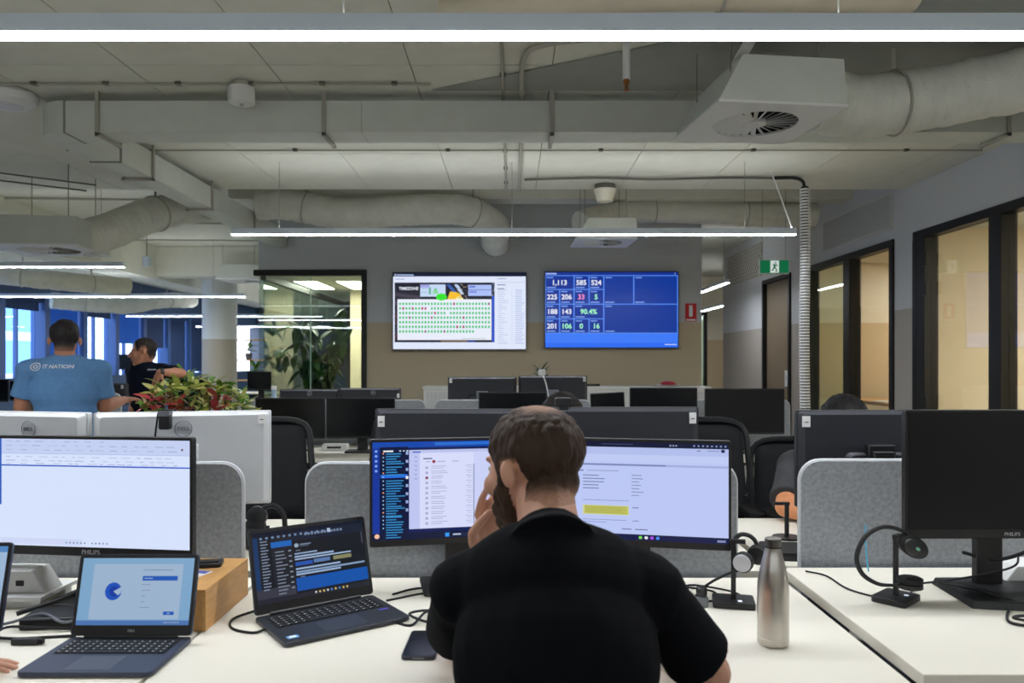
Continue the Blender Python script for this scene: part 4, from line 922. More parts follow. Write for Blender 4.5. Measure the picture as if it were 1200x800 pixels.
its += [('e', .50+.036*k, .955, .009, .016, rr.choice([(230, 230, 240), (90, 150, 230), (230, 200, 120)])) for k in range(9)]
laptop('open graphite laptop with a dark mail window, left of the seated man', -.435, 1.865, ZM, R(36), .312, .214, .205, R(17), ((20, 26, 36), its), deck_m, True)
laptop('laptop cut off by the left picture edge', -1.308, 1.64, ZM, R(2), .30, .21, .2, R(14), ((176, 206, 240), [('r', 0, 0, 1, .08, (90, 150, 215))]), deck2)
# ================================================================== SMALL THINGS ON THE DESKS
t = thing('wooden_box', 'long pale wooden box on the desk left of the graphite laptop', 'box', (-.803, 1.94, ZM))
bw, bl, bh = .174, .29, .098
MB().bx(-bw/2, bw/2, -bl/2, bl/2, bh-.009, bh).build('top_panel', wood_m, t, bevel=.0015)
for s in (-1, 1): MB().bx(s*(bw/2-.009)-.0 if s < 0 else bw/2-.009, s*bw/2, -bl/2, bl/2, 0, bh-.009).build('side_panel', wood_m, t, bevel=.001)
for s in (-1, 1): MB().bx(-bw/2+.0092, bw/2-.0092, s*bl/2-(.009 if s > 0 else 0), s*bl/2+(.009 if s < 0 else 0), 0, bh-.009).build('end_panel', wood_m, t, bevel=.001)
t = thing('wallet', 'black wallet on top of the wooden box', 'wallet', (-.80, 2.005, ZM+bh)); MB().prism(rrect(.085, .055, .008), 0, .012, RZ(.2)).build('cover', black_m, t, bevel=.003); MB().box(0, -.01, .0135, .07, .02, .003, RZ(.2)).build('flap', blackrub, t)
t = thing('card', 'small blue and white card below the black wallet', 'card', (-.80, 1.935, ZM+bh)); MB().bx(-.03, .035, -.025, .025, 0, .001).build('sheet', sticker_m, t, rot=(0, 0, -.3)); MB().bx(-.028, .03, .002, .022, .001, .0014).build('printed_band', M_('card_blue', (60, 80, 190), .5), t, rot=(0, 0, -.3))
t = thing('power_module', 'white wedge-shaped power box on the left desk', 'power box', (-1.285, 2.03, ZM+.03))
MB().prism([(-.085, 0), (.075, 0), (.04, .058), (-.085, .058)], -.04, .04, FRONT).build('housing', white_m, t, bevel=.003)
for k in range(2): MB().bx(-.05+.05*k, -.03+.05*k, -.042, -.04, .02, .034).build('socket', print_k, t, smooth=0)
t = thing('cable_shelf', 'white shelf under the wedge-shaped power box', 'shelf', (-1.2, 2.03, ZM)); MB().bx(-.17, .0, -.075, .09, .02, .03).build('shelf_top', white_m, t); MB().bx(-.15, -.01, .05, .08, 0, .02).build('riser', white_m, t); MB().bx(-.15, -.01, -.06, -.04, 0, .02).build('riser', white_m, t)
t = thing('docking_station', 'flat black docking station among cables at left', 'dock', (-1.07, 1.86, ZM), .12); MB().prism(rrect(.19, .10, .008), .0, .026).build('case', black_m, t, bevel=.003); MB().bx(-.08, .08, -.0512, -.05, .008, .016).build('port_strip', blackrub, t, smooth=0)
t = thing('smartphone', 'black smartphone face up beside the seated man\'s left sleeve', 'phone', (-.197, 1.70, ZM), R(-1)); MB().prism(rrect(.074, .158, .01), 0, .009).build('case', M_('phone_case', (38, 44, 54), .4), t, bevel=.002); MB().prism(rrect(.068, .15, .008), .009, .0096).build('screen', darkgl, t); MB().bx(-.012, .012, -.0796, -.079, .003, .006).build('port', stand_gr, t)
# bottle
t = thing('water_bottle', 'brushed steel water bottle on the middle desk', 'bottle', (.583, 1.715, ZM))
st = M_('brushed_steel', (196, 192, 184), .32, metal=1.0, noise_amt=.05, nscale=60, stretch=(1, 1, .02))
MB().lathe([(.028, 0), (.0325, .003), (.034, .006), (.034, .018), (.0335, .0185), (.0335, .0195), (.034, .02), (.034, .125), (.0325, .145), (.027, .175), (.0205, .2), (.0175, .212), (.0175, .218)], 48).build('body', st, t)
MB().lathe([(.0182, .2182), (.0182, .232), (.0178, .236), (.016, .2375)], 40).build('cap', M_('steel_cap', (120, 118, 114), .3, metal=1), t); MB().lathe([(.0186, .2165), (.0186, .2195)], 40).build('neck_ring', blackrub, t)

def cable(label, pts, r=.0028, m=None, name='cable', z=None):
    P = curve_pts(pts, 7); t = thing(name, label, 'cable', P[0]); MB().tube([p-P[0] for p in P], r, 6).build('sheath', m or blackrub, t); return t
def headset(label, x, y, z, yaw, kind):
    s = thing('headset_stand', 'square black base with upright post holding the %s' % kind, 'stand', (x, y, z), yaw)
    MB().prism(rrect(.105, .085, .008, 3), 0, .016).build('base', black_m, s, bevel=.002)
    MB().bx(-.006, .006, -.005, .005, .016, .168).build('post', black_m, s); MB().bx(-.008, .03, -.006, .006, .160, .170).build('hook', black_m, s)
    MB().lathe([(.006, .0161), (.006, .0166)], 12, T(.015, -.02, 0)).build('indicator', M_('led_white', (220, 225, 255), .4, emit=(220, 228, 255), estr=1.0), s)
    return s
headset('', .575, 1.995, ZM, R(-12), 'headset beside the steel bottle')
t = thing('headset', 'black headset with silver earcup hanging beside the steel bottle', 'headset', (.605, 1.985, ZM+.115))
MB().tube(curve_pts([(-.025, .012, .01), (-.022, .03, .045), (.0, .035, .062), (.03, .03, .05), (.05, .025, .0)], 6), .006, 8).build('headband', black_m, t)
for (cx, cy, cz, mm) in ((-.012, -.012, .0, logo_m), (.036, .02, .012, black_m)):
    M0 = T(cx, cy, cz) @ RZ(-.5) @ RX(PI/2)
    MB().lathe([(.02, -.018), (.026, -.014), (.026, .004), (.022, .01)], 26, M0).build('ear_cushion', blackrub, t); MB().lathe([(.0225, .0101), (.0215, .014), (.01, .016)], 26, M0).build('ear_cap', mm, t)
MB().tube(curve_pts([(-.02, -.01, -.02), (-.06, -.02, -.03), (-.10, -.0, -.06), (-.13, .0, -.09)], 6), .0035, 6).build('mic_boom', black_m, t)
headset('', .988, 1.977, ZRD, R(42), 'open headset on the right desk')
t = thing('headset', 'open black headset looped around its stand on the right desk', 'headset', (X(1041, 1.96), 1.955, Z(655, 1.96)))
k_ = 1.96/F
arc = [(( -3)*k_, 0, 38*k_)]
P = curve_pts([(30*k_, .0, 20*k_), (14*k_, 0, 34*k_), (-8*k_, .0, 38*k_), (-28*k_, 0, 27*k_), (-38*k_, .0, 4*k_), (-32*k_, .0, -16*k_), (-14*k_, .0, -28*k_), (4*k_, 0, -30*k_)], 7)
MB().tube(P, [.004+.0025*math.sin(PI*i/(len(P)-1)) for i in range(len(P))], 8).build('headband', black_m, t)
M0 = T(26*k_, -.012, 16*k_) @ RY(.55) @ RX(PI/2) @ Matrix.Diagonal((1.25, .85, 1, 1))
MB().lathe([(.02, -.02), (.029, -.016), (.03, .004), (.024, .01)], 28, M0).build('ear_cushion', blackrub, t); MB().lathe([(.026, .0102), (.024, .016), (.012, .02)], 28, M0).build('ear_cap', black_m, t); MB().lathe([(.005, .0201), (.004, .0212)], 12, M0).build('cap_emblem', M_('emblem_green', (120, 190, 160), .4), t)
M1_ = T(24*k_, 0, -27*k_)
MB().lathe([(.02, -.016), (.031, -.012), (.031, -.002), (.028, 0)], 28, M1_).build('ear_cap', black_m, t); MB().lathe([(.028, .0005), (.031, .004), (.031, .012), (.022, .016)], 28, M1_).build('ear_cushion', blackrub, t)
MB().tube([(4*k_, 0, -30*k_), (14*k_, 0, -28*k_)], .004, 8).build('yoke', black_m, t)
# left white desk: headphones glimpsed behind the wooden box
t = thing('headset', 'black headphones hanging below the white monitor, behind the desks', 'headset', at(312, 612, 2.62))
k_ = 2.62/F
MB().tube(curve_pts([(-10*k_, 0, -2*k_), (-6*k_, 0, 14*k_), (8*k_, 0, 20*k_), (20*k_, 0, 10*k_), (22*k_, 0, -14*k_), (21*k_, 0, -30*k_)], 7), .009, 8).build('headband', black_m, t)
for (a, b) in ((-12, -4), (-10, 8)):
    M0 = T(a*k_, -.01, b*k_) @ RX(PI/2); MB().lathe([(.02, -.02), (.034, -.014), (.034, .006), (.02, .014)], 24, M0).build('ear_cup', black_m, t)
t = thing('desk_bag', 'black pouch lying on the desk below the white monitor', 'pouch', (X(298, 2.62), 2.62, ZM), .2); MB().ell((0, 0, .035), (.07, .06, .035)).build('pouch_body', blackrub, t); MB().bx(-.05, .05, -.004, .004, .062, .07).build('zip', black_m, t)
# webcam on the monitor behind the man's head
t = thing('webcam', 'black webcam on top of the monitor behind the seated man\'s head', 'webcam', (X(660, 2.56), 2.56, 1.219))
MB().prism(rrect(.055, .03, .008), -.02, .02, T(0, 0, .018) @ FRONT).build('camera_body', black_m, t, bevel=.003); MB().bx(-.014, .014, .018, .028, -.045, .02).build('clip', black_m, t); MB().lathe([(.009, 0), (.009, .004)], 16, T(0, .02, .018) @ RX(-PI/2)).build('lens', darkgl, t); MB().bx(-.015, .015, -.028, -.0145, -.03, .004).build('clip', black_m, t)
t = thing('webcam', 'black webcam clipped on the white monitor pair', 'webcam', (X(198, 2.40), 2.405, Z(486, 2.4)+.0))
MB().prism(rrect(.034, .05, .006), -.012, .012, T(0, -.03, -.018) @ FRONT).build('camera_body', black_m, t, bevel=.003); MB().prism(rrect(.034, .016, .004), -.0125, .0125, T(0, -.03, .006) @ FRONT).build('cap', stand_gr, t); MB().tube(curve_pts([(-.03, -.035, -.07), (-.025, -.035, -.03), (-.02, -.03, .01), (.0, -.03, .016), (.03, -.02, .016)], 6), .003, 6).build('cord', blackrub, t)
t = thing('webcam', 'white webcam with a white cord over the far black monitor', 'webcam', (X(635, 6.2), 6.2, Z(440, 6.25)+.001))
MB().prism(rrect(.06, .05, .012), -.02, .02, T(0, 0, .025) @ FRONT).build('camera_body', white_m, t, bevel=.004); MB().tube(curve_pts([(0, -.03, .02), (.03, -.05, -.06), (.05, -.06, -.16), (.07, -.06, -.22)], 6), .006, 6).build('cord', white_m, t)
# small electronics
t = thing('desk_gadget', 'small black and silver gadget beside the seated man\'s right arm', 'gadget', (.49, 1.985, ZM)); MB().prism(rrect(.03, .03, .005), 0, .026).build('silver_block', stand_gr, t, bevel=.002); MB().lathe([(.012, .026), (.014, .03), (.014, .046), (.01, .05)], 20).build('knob', black_m, t)
t = thing('network_box', 'white angular box at the right picture edge', 'box', (1.415, 2.14, ZRD)); MB().prism([(-.085, 0), (.09, 0), (.07, .06), (-.04, .06)], -.05, .05, FRONT).build('housing', white_m, t, bevel=.003); MB().bx(-.02, .02, -.052, -.05, .02, .03).build('port', print_k, t, smooth=0)
t = thing('notebook_computer', 'closed black laptop on the desk behind the right divider', 'laptop', (.92, 2.5, ZM), R(-8)); MB().prism(rrect(.2, .16, .01), .0, .018).build('base', black_m, t, bevel=.002); MB().prism(rrect(.2, .16, .01), .0185, .026).build('lid', blackrub, t)
t = thing('slim_stand', 'thin black post standing in front of the bare forearm', 'stand', (X(922, 2.75), 2.75, ZM)); MB().cyl((0, 0, .006), (0, 0, Z(588, 2.75)-ZM), .008, n=12).build('post', black_m, t); MB().lathe([(.05, 0), (.05, .006)], 24).build('foot', black_m, t); MB().bx(-.045, .008, -.008, .008, Z(588, 2.75)-ZM-.01, Z(588, 2.75)-ZM).build('hook', black_m, t)
t = thing('extension_block', 'white power block on the second-row desk by twin monitors', 'power box', (X(383, 5.25), 5.5, ZS)); MB().bx(-.09, .09, -.04, .04, 0, .045).build('housing', white_m, t, bevel=.006); MB().bx(-.05, .05, -.042, -.04, .015, .03).build('socket_strip', print_k, t, smooth=0)
t = thing('black_case', 'dark box on the second-row desk by the cable spine', 'box', (X(906, 5.4), 5.45, ZS)); MB().bx(-.075, .075, -.06, .06, 0, .03).build('case', M_('dark_brown', (44, 34, 32), .5), t, bevel=.003); MB().bx(-.075, .075, -.06, .06, .031, .036).build('lid', black_m, t)
z = ZM+.003
cable('black cable from the graphite laptop to the right monitor arm', [(-.33, 2.02, z), (-.22, 2.09, z), (-.1, 2.08, z), (.0, 2.1, z), (.1, 2.14, z)])
cable('second black cable crossing behind the graphite laptop', [(-.32, 2.06, z+.004), (-.26, 2.13, z), (-.14, 2.14, z), (-.02, 2.1, z+.006), (.05, 2.12, z)])
cable('black charging cable bunched at the graphite laptop\'s corner', [(-.29, 1.86, z), (-.24, 1.83, z), (-.21, 1.90, z+.01), (-.16, 1.86, z+.01), (-.2, 1.83, z+.008), (-.25, 1.87, z+.014), (-.2, 1.92, z+.006), (-.1, 1.88, z), (0, 1.9, z)], .0032)
t = thing('cable_tie', 'black cable strap by the smartphone', 'strap', (-.185, 1.865, ZM+.001)); MB().bx(-.014, .014, -.022, .022, 0, .024).build('wrap', blackrub, t, bevel=.004); MB().bx(-.004, .02, -.018, .018, .0245, .027).build('loop_end', black_m, t)
cable('black charging lead looping left of the graphite laptop', [(-.575, 1.80, z+.003), (-.60, 1.78, z), (-.66, 1.81, z), (-.68, 1.88, z), (-.63, 1.97, z), (-.6, 2.1, z)], .003)
cable('thick black monitor cable dropping behind the left laptop', [(-.97, 2.11, .95), (-1.0, 2.1, .90), (-1.05, 2.02, .82), (-1.12, 1.93, .78), (-1.2, 1.86, .76)], .006)
cable('grey lead over the docking station', [(-1.0, 1.83, ZM+.03), (-1.05, 1.8, ZM+.02), (-1.12, 1.83, ZM+.03), (-1.2, 1.82, ZM+.01), (-1.3, 1.8, z)], .0035, stand_gr)
cable('black lead lying in front of the docking station', [(-1.3, 1.74, z), (-1.2, 1.75, z), (-1.12, 1.73, z+.004), (-1.06, 1.75, z), (-1.0, 1.76, z)], .0035)
cable('second black lead tangled in front of the docking station', [(-1.32, 1.68, z), (-1.22, 1.72, z), (-1.14, 1.66, z), (-1.18, 1.78, z+.01), (-1.1, 1.79, z+.008), (-1.0, 1.8, z)], .003)
t = thing('inline_adapter', 'black inline adapter on the tangled leads', 'adapter', (-1.085, 1.715, ZM+.007)); MB().box(0, 0, 0, .06, .018, .014).build('block', black_m, t, bevel=.003); MB().box(.034, 0, 0, .01, .01, .01).build('strain_relief', blackrub, t)
cable('thin black cable looping around the bottle-side headset stand', [(.40, 2.1, z), (.47, 2.14, z), (.55, 2.1, z), (.53, 2.02, z), (.44, 2.02, z), (.43, 2.07, z), (.5, 2.16, z), (.6, 2.1, z), (.62, 2.02, z)], .0025)
cable('thin black cable curving to the right-hand headset stand', [(.80+.06, 2.25, ZRD+.003), (.90, 2.2, ZRD+.003), (.905, 2.08, ZRD+.003), (.94, 2.01, ZRD+.003), (.96, 2.0, ZRD+.003)], .0025)
cable('thin black cable from the right headset to the blank monitor', [(1.0, 1.98, ZRD+.003), (1.06, 2.04, ZRD+.003), (1.1, 2.09, ZRD+.01), (1.2, 2.07, ZRD+.03), (1.3, 2.0, ZRD+.08), (1.36, 2.06, ZRD+.1)], .0028)
cable('thick black lead sweeping up right of the blank monitor\'s stand', [(1.22, 2.08, ZRD+.1), (1.3, 2.06, ZRD+.085), (1.38, 2.04, ZRD+.12), (1.42, 2.03, ZRD+.18)], .005)
cable('turquoise network cable behind the blank monitor', [(1.055, 2.29, .885), (1.045, 2.27, .85), (1.04, 2.25, .79), (1.04, 2.24, ZRD+.004)], .002, M_('turquoise_sheath', (70, 170, 205), .5))
cable('black lead coiled at the lower right corner of the right desk', [(1.28, 1.96, ZRD+.004), (1.20, 1.86, ZRD+.004), (1.17, 1.80, ZRD+.004), (1.21, 1.77, ZRD+.006), (1.27, 1.79, ZRD+.006), (1.23, 1.83, ZRD+.01), (1.18, 1.8, ZRD+.014), (1.3, 1.77, ZRD+.004), (1.4, 1.76, ZRD+.004)], .0035)
cable('thick black lead trailing over the right monitor base', [(1.14, 2.05, ZRD+.03), (1.2, 1.97, ZRD+.03), (1.27, 1.9, ZRD+.012), (1.36, 1.84, ZRD+.008), (1.46, 1.82, ZRD+.006)], .006)

# ================================================================== PLANTS
def leaf_mesh(name, L, W, m, droop=.3, fold=.25):
    vs = []; fs = []; n = 6
    for i in range(n+1):
        t_ = i/n; w_ = W*math.sin(PI*min(1, (t_*.95+.03)))**.8*(1-.25*t_); y = L*t_; z = -droop*L*t_*t_
        vs += [(-w_/2, y, z+fold*w_/2), (0, y, z), (w_/2, y, z+fold*w_/2)]
    for i in range(n): a = 3*i; fs += [(a, a+1, a+4, a+3), (a+1, a+2, a+5, a+4)]
    me = MB().add(vs, fs).mesh(name, 60); me.materials.append(m); return me
def put_leaf(me, parent, p, az, el, s=1, roll=0):
    o = bpy.data.objects.new('leaf', me); COL.objects.link(o); o.parent = parent; o.location = p
    o.matrix_basis = T(Vector(p)) @ RZ(az) @ RX(el) @ RY(roll) @ Matrix.Scale(s, 4); return o
# big indoor plant behind the glass
pl = thing('potted_plant', 'tall plant with big drooping dark leaves behind the glass wall', 'plant', (-2.66, 10.62, 0))
MB().lathe([(.16, 0), (.2, .02), (.24, .42), (.25, .45), (.22, .45), (.21, .40)], 28).build('pot', M_('pot_grey', (96, 96, 96), .6), pl)
MB().lathe([(.209, .38), (.209, .40)], 24).build('soil', M_('soil', (44, 34, 26), .9), pl)
rr = random.Random(21); lm = [leaf_mesh('leaf', .30, .135, leaf_m, .35), leaf_mesh('leaf', .26, .12, M_('leaf_dark', (38, 74, 40), .35, noise_amt=.3, nscale=10), .3), leaf_mesh('leaf', .24, .12, M_('leaf_light', (88, 122, 58), .4, noise_amt=.25, nscale=10), .25)]
for s_ in range(7):
    a = 2*PI*s_/7+.35; h_ = (2.1, 1.75, 2.0, 1.6, 1.95, 1.5, 1.85)[s_]; ex = (.35, .5, .42, .58, .5, .4, .55)[s_]
    P = curve_pts([(0, 0, .4), (ex*.2*math.cos(a), ex*.2*math.sin(a), .4+(h_-.4)*.45), (ex*.6*math.cos(a), ex*.6*math.sin(a), .4+(h_-.4)*.8), (ex*math.cos(a), ex*math.sin(a), h_)], 6)
    MB().tube(P, [.016-.010*i/(len(P)-1) for i in range(len(P))], 6).build('stem', M_('stem', (86, 82, 52), .6), pl)
    for k in range(23):
        f = .34+.66*k/22; p = P[int(f*(len(P)-1))]
        put_leaf(rr.choice(lm), pl, p+Vector((rr.uniform(-.05, .05), rr.uniform(-.05, .05), rr.uniform(-.06, .06))), rr.uniform(0, 2*PI), rr.uniform(-1.15, -.1), rr.uniform(.75, 1.2), rr.uniform(-.4, .4))
# planter of yellow-green and red leaves
pc = thing('planter_cabinet', 'low white planter cabinet under the colourful leaves', 'planter', (-1.92, 4.72, 0))
MB().bx(-.36, .36, -.17, .17, 0, .92).build('body', whitepaint, pc, bevel=.004); MB().bx(-.35, .35, -.16, .16, .92, .955).build('soil_tray', M_('soil', (44, 34, 26), .9), pc)
fl = thing('leafy_plants', 'bushy yellow-green plants with red leaves beside the white monitors', 'plant', (-1.92, 4.72, .95))
ls = [leaf_mesh('leaf', .115, .05, leaf2_m, .3), leaf_mesh('leaf', .105, .045, leaf4_m, .3), leaf_mesh('leaf', .11, .048, M_('leaf_cream', (226, 222, 140), .45, noise_amt=.25, nscale=30), .25)]
lr = leaf_mesh('leaf', .12, .055, leaf3_m, .3)
for k in range(14):
    x = -.26+.52*k/13; h_ = .14+.15*math.sin(PI*(.35+.65*(k/13)))*(.6+.4*k/13)
    MB().tube([(x, 0, 0), (x*1.05, rr.uniform(-.04, .04), h_)], .006, 5).build('stem', M_('stem', (86, 82, 52), .6), fl)
for k in range(280):
    x = rr.uniform(-.30, .30); u = (x+.30)/.60; top = .13+.19*math.sin(PI*min(1, .18+.72*u))
    z = rr.uniform(.05, top); isred = (u < .42 and z < .19 and rr.random() < .7) or (.62 < u < .76 and .08 < z < .21 and rr.random() < .6)
    put_leaf(lr if isred else rr.choice(ls), fl, (x, rr.uniform(-.11, .08), z), rr.uniform(-PI, PI), rr.uniform(-.1, 1.1), rr.uniform(.7, 1.05), rr.uniform(-.5, .5))
# small plant behind the white webcam
sp = thing('potted_plant', 'little dark green plant on the cabinet behind the white webcam', 'plant', (X(634, 9.1), 9.12, chh))
MB().lathe([(.05, 0), (.065, .10), (.055, .10), (.05, .09)], 18).build('pot', white_m, sp); lf = leaf_mesh('leaf', .17, .045, M_('leaf_dark', (38, 74, 40), .35), .2)
for k in range(26): put_leaf(lf, sp, (0, 0, .09+.004*k), k*2.4, rr.uniform(-.2, 1.1), rr.uniform(.8, 1.1))
# far plants: by the windows
def far_plant(label, x, y, z, n, L, m, hgt):
    t = thing('potted_plant', label, 'plant', (x, y, z)); MB().lathe([(.07, 0), (.09, .16), (.08, .16)], 16).build('pot', M_('pot_grey', (96, 96, 96), .6), t)
    l = leaf_mesh('leaf', L, L*.3, m, .35)
    for k in range(n): put_leaf(l, t, (rr.uniform(-.1, .1), rr.uniform(-.1, .1), .2+hgt*k/n), rr.uniform(0, 2*PI), rr.uniform(.1, 1.1), rr.uniform(.7, 1.1))
far_plant('fresh green plant right of the man in navy', X(217, 9.0), 9.15, .74, 30, .34, leaf4_m, .22)
sh = thing('shelf_unit', 'open shelf with trailing plants beyond the round column', 'shelf', (X(295, 19), 19, 0))
for s in (-1, 1): MB().bx(s*.5-.02, s*.5+.02, -.15, .15, 0, 2.2).build('upright', blackfr, sh)
for z_ in (.4, .9, 1.4, 1.9): MB().bx(-.48, .48, -.15, .15, z_, z_+.03).build('shelf_board', wood_m, sh)
far_plant('trailing plant on the upper board of the far shelf', X(291, 18.95), 18.98, 1.43, 24, .3, leaf4_m, .15)
far_plant('trailing plant on the lower board of the far shelf', X(299, 18.95), 18.98, .93, 24, .3, leaf4_m, .15)
# bottle on the far side of the second row by the plant room
t = thing('water_bottle', 'small clear bottle by the glass wall under the plant', 'bottle', (X(321, 6.4), 6.4, ZS)); MB().lathe([(.03, 0), (.034, .01), (.034, .30), (.02, .36), (.02, .40)], 20).build('body', M_('bottle_blue', (150, 175, 195), .2), t); MB().lathe([(.022, .40), (.022, .43)], 16).build('cap', white_m, t)
# ================================================================== PEOPLE
from mathutils.bvhtree import BVHTree
V = Vector
def bake(mb, voxel, it=4, fac=.5):
    o = bpy.data.objects.new('tmp', mb.mesh('tmp', 0))
    m = o.modifiers.new('r', 'REMESH'); m.mode = 'VOXEL'; m.voxel_size = voxel; m.use_smooth_shade = True
    s = o.modifiers.new('s', 'SMOOTH'); s.iterations = it; s.factor = fac
    me = evaluated(o)
    me.polygons.foreach_set('use_smooth', [True]*len(me.polygons)); me.update(); return me
def obj_from(me, name, m, parent):
    me.materials.clear(); me.materials.append(m); o = bpy.data.objects.new(name, me); COL.objects.link(o); o.parent = parent; return o
def frame(right, up):
    right = right.normalized(); f = up.cross(right).normalized(); u = right.cross(f).normalized()
    return Matrix((right, f, u)).transposed().to_4x4()
def sst(a, b, x):
    t = max(0, min(1, (x-a)/(b-a))); return t*t*(3-2*t)
def add_head(mb, H):
    s = mb.M; mb.M = H
    mb.ell((0, -.014, .034), (.077, .097, .086), nu=24, nv=16); mb.ell((0, .034, -.02), (.062, .062, .088), nu=20, nv=14)
    mb.ell((0, -.042, -.035), (.053, .056, .055)); mb.ell((0, .04, -.078), (.048, .05, .04)); mb.ell((0, .076, -.104), (.022, .02, .018)); mb.ell((0, .078, .022), (.05, .018, .012))
    mb.ell((0, .094, -.066), (.024, .011, .011)); mb.ell((0, .094, -.052), (.012, .008, .012))
    for sx in (-1, 1):
        mb.ell((0, 0, 0), (.010, .0155, .028), T(sx*.083, -.010, -.010) @ RZ(sx*-.4) @ RX(-.15)); mb.ell((sx*.036, .07, -.03), (.026, .022, .024))
    mb.M = s
    a, b = H @ V((0, .096, .008)), H @ V((0, .121, -.032)); mb.caps(a, b, .008, .0135); mb.caps(H @ V((-.012, .106, -.036)), H @ V((.012, .106, -.036)), .008, .008)
def add_hand(mb, Hm, curl=(.3, .3, .3, .3), thumb=.6, side=1, k=1.0):
    """wrist at origin, fingers along +y, palm normal -z; side=+1 puts the thumb on +x"""
    s = mb.M; mb.M = Hm @ Matrix.Scale(k, 4)
    mb.ell((0, .048, 0), (.038, .052, .015)); mb.ell((side*.022, .03, -.006), (.018, .03, .013)); mb.M = s
    Hk = Hm @ Matrix.Scale(k, 4)
    for i, (x, ln) in enumerate(((.029, .9), (.0105, 1.0), (-.0085, .95), (-.027, .76))):
        p = V((side*x, .088-.006*abs(i-1), .002)); a = 0; r = .0092 if i < 3 else .008
        for j, seg in enumerate((.042, .026, .022)):
            a += curl[i]*(.75 if j == 0 else 1.0); q = p+V((side*x*.12, math.cos(a)*seg*ln, -math.sin(a)*seg*ln))
            mb.caps(Hk @ p, Hk @ q, r*k, r*.9*k, 10); p = q; r *= .92
    p = V((side*.03, .02, -.004)); q = V((side*(.052), .052, -.012-.01*thumb)); w_ = V((side*(.056-.02*thumb), .083, -.018-.016*thumb)); x_ = V((side*(.05-.03*thumb), .103, -.022-.02*thumb))
    mb.caps(Hk @ p, Hk @ q, .0135*k, .0105*k, 10); mb.caps(Hk @ q, Hk @ w_, .0105*k, .0095*k, 10); mb.caps(Hk @ w_, Hk @ x_, .0095*k, .008*k, 10)
def hand_frame(wrist, fingers, back):
    y = V(fingers).normalized(); z = V(back); z = (z-y*z.dot(y)).normalized(); x = y.cross(z)
    return T(V(wrist)) @ Matrix((x, y, z)).transposed().to_4x4()
def attr_mat(name, rough=.6, bump=.5, bscale=140, stretch=(1, 1, .25)):
    m = bpy.data.materials.new(name); m.use_nodes = True; nt = m.node_tree; b = nt.nodes['Principled BSDF']; b.inputs['Roughness'].default_value = rough; b.inputs['Specular IOR Level'].default_value = .25
    a = nt.nodes.new('ShaderNodeAttribute'); a.attribute_name = 'Col'
    tc = nt.nodes.new('ShaderNodeTexCoord'); mp = nt.nodes.new('ShaderNodeMapping'); mp.inputs['Scale'].default_value = stretch; nt.links.new(tc.outputs['Object'], mp.inputs[0])
    n = nt.nodes.new('ShaderNodeTexNoise'); n.inputs['Scale'].default_value = bscale; n.inputs['Detail'].default_value = 4; nt.links.new(mp.outputs[0], n.inputs['Vector'])
    mx = nt.nodes.new('ShaderNodeMix'); mx.data_type = 'RGBA'; mx.blend_type = 'MULTIPLY'; mx.inputs['Factor'].default_value = .55
    nt.links.new(a.outputs['Color'], mx.inputs['A']); nt.links.new(n.outputs['Fac'], mx.inputs['B'])
    g = nt.nodes.new('ShaderNodeMix'); g.data_type = 'RGBA'; g.blend_type = 'ADD'; g.inputs['Factor'].default_value = .25; nt.links.new(mx.outputs['Result'], g.inputs['A']); nt.links.new(a.outputs['Color'], g.inputs['B'])
    bp = nt.nodes.new('ShaderNodeBump'); bp.inputs['Strength'].default_value = bump; bp.inputs['Distance'].default_value = .006; nt.links.new(n.outputs['Fac'], bp.inputs['Height'])
    nt.links.new(bp.outputs[0], b.inputs['Normal']); nt.links.new(g.outputs['Result'], b.inputs['Base Color']); return m
HAIRM = attr_mat('hair')
def shell(body, H, pred, thick, c_full, c_edge, name, parent, jag=.0055, tight=False):
    """hair or beard grown out of the body surface: pred(local point) -> 0..1"""
    Hi = H.inverted(); W_ = {}; N = {}
    for v in body.vertices:
        l = Hi @ v.co
        if l.length < .2 and (not tight or (l.x/.092)**2+((l.y-.012)/.118)**2+((l.z+.004)/.148)**2 < 1.05):
            q = pred(l)
            if q > 0: W_[v.index] = q
    vs = []; idx = {}; fs = []; cs = []
    for p in body.polygons:
        if all(i in W_ for i in p.vertices):
            f = []
            for i in p.vertices:
                if i not in idx:
                    idx[i] = len(vs); v = body.vertices[i]; q = W_[i]
                    d = thick*q+jag*q*(noise.noise(v.co*V((70, 70, 22)))+.6*noise.noise(v.co*V((150, 150, 40))))
                    vs.append(v.co+v.normal*(d+.0006)); e = sst(.0, .85, q); cs.append([c_edge[k]+(c_full[k]-c_edge[k])*e for k in range(3)])
                f.append(idx[i])
            fs.append(f)
    me = bpy.data.meshes.new(name); me.from_pydata([tuple(v) for v in vs], [], fs); me.update(); me.polygons.foreach_set('use_smooth', [True]*len(fs))
    a = me.color_attributes.new('Col', 'FLOAT_COLOR', 'POINT')
    for i, c in enumerate(cs): a.data[i].color = lin(c)
    return obj_from(me, name, HAIRM, parent)
def hair_pred(front=.088, fade=.022, crown=0, side=.03, burn=-.025):
    def f(p):
        x, y, z = p; 
        if abs(x) > .0815: return 0
        if y < -.045: h = -.075
        elif y < -.03: h = -.075+(y+.045)/.015*.07
        elif y < .018: h = side
        elif y < .036: h = burn if fade < .05 else .01
        else: h = -.02+sst(.036, .075, y)*(front+.02)
        w_ = sst(0, .065 if y < -.045 else fade, z-h)
        if crown: w_ *= 1-crown*sst(.075, .02, (V((x, y, z))-V((0, -.035, .118))).length)
        return w_
    return f
def beard_pred(p):
    x, y, z = p
    if y < .012 or abs(x) > .078 or z < -.14 or y > .112: return 0
    zl = -.002-(y-.02)*1.05; w_ = sst(zl, zl-.016, z)
    if abs(x) < .032 and z > -.084 and y > .07: w_ = 0
    return w_*sst(.012, .028, y)*sst(-.14, -.125, z)
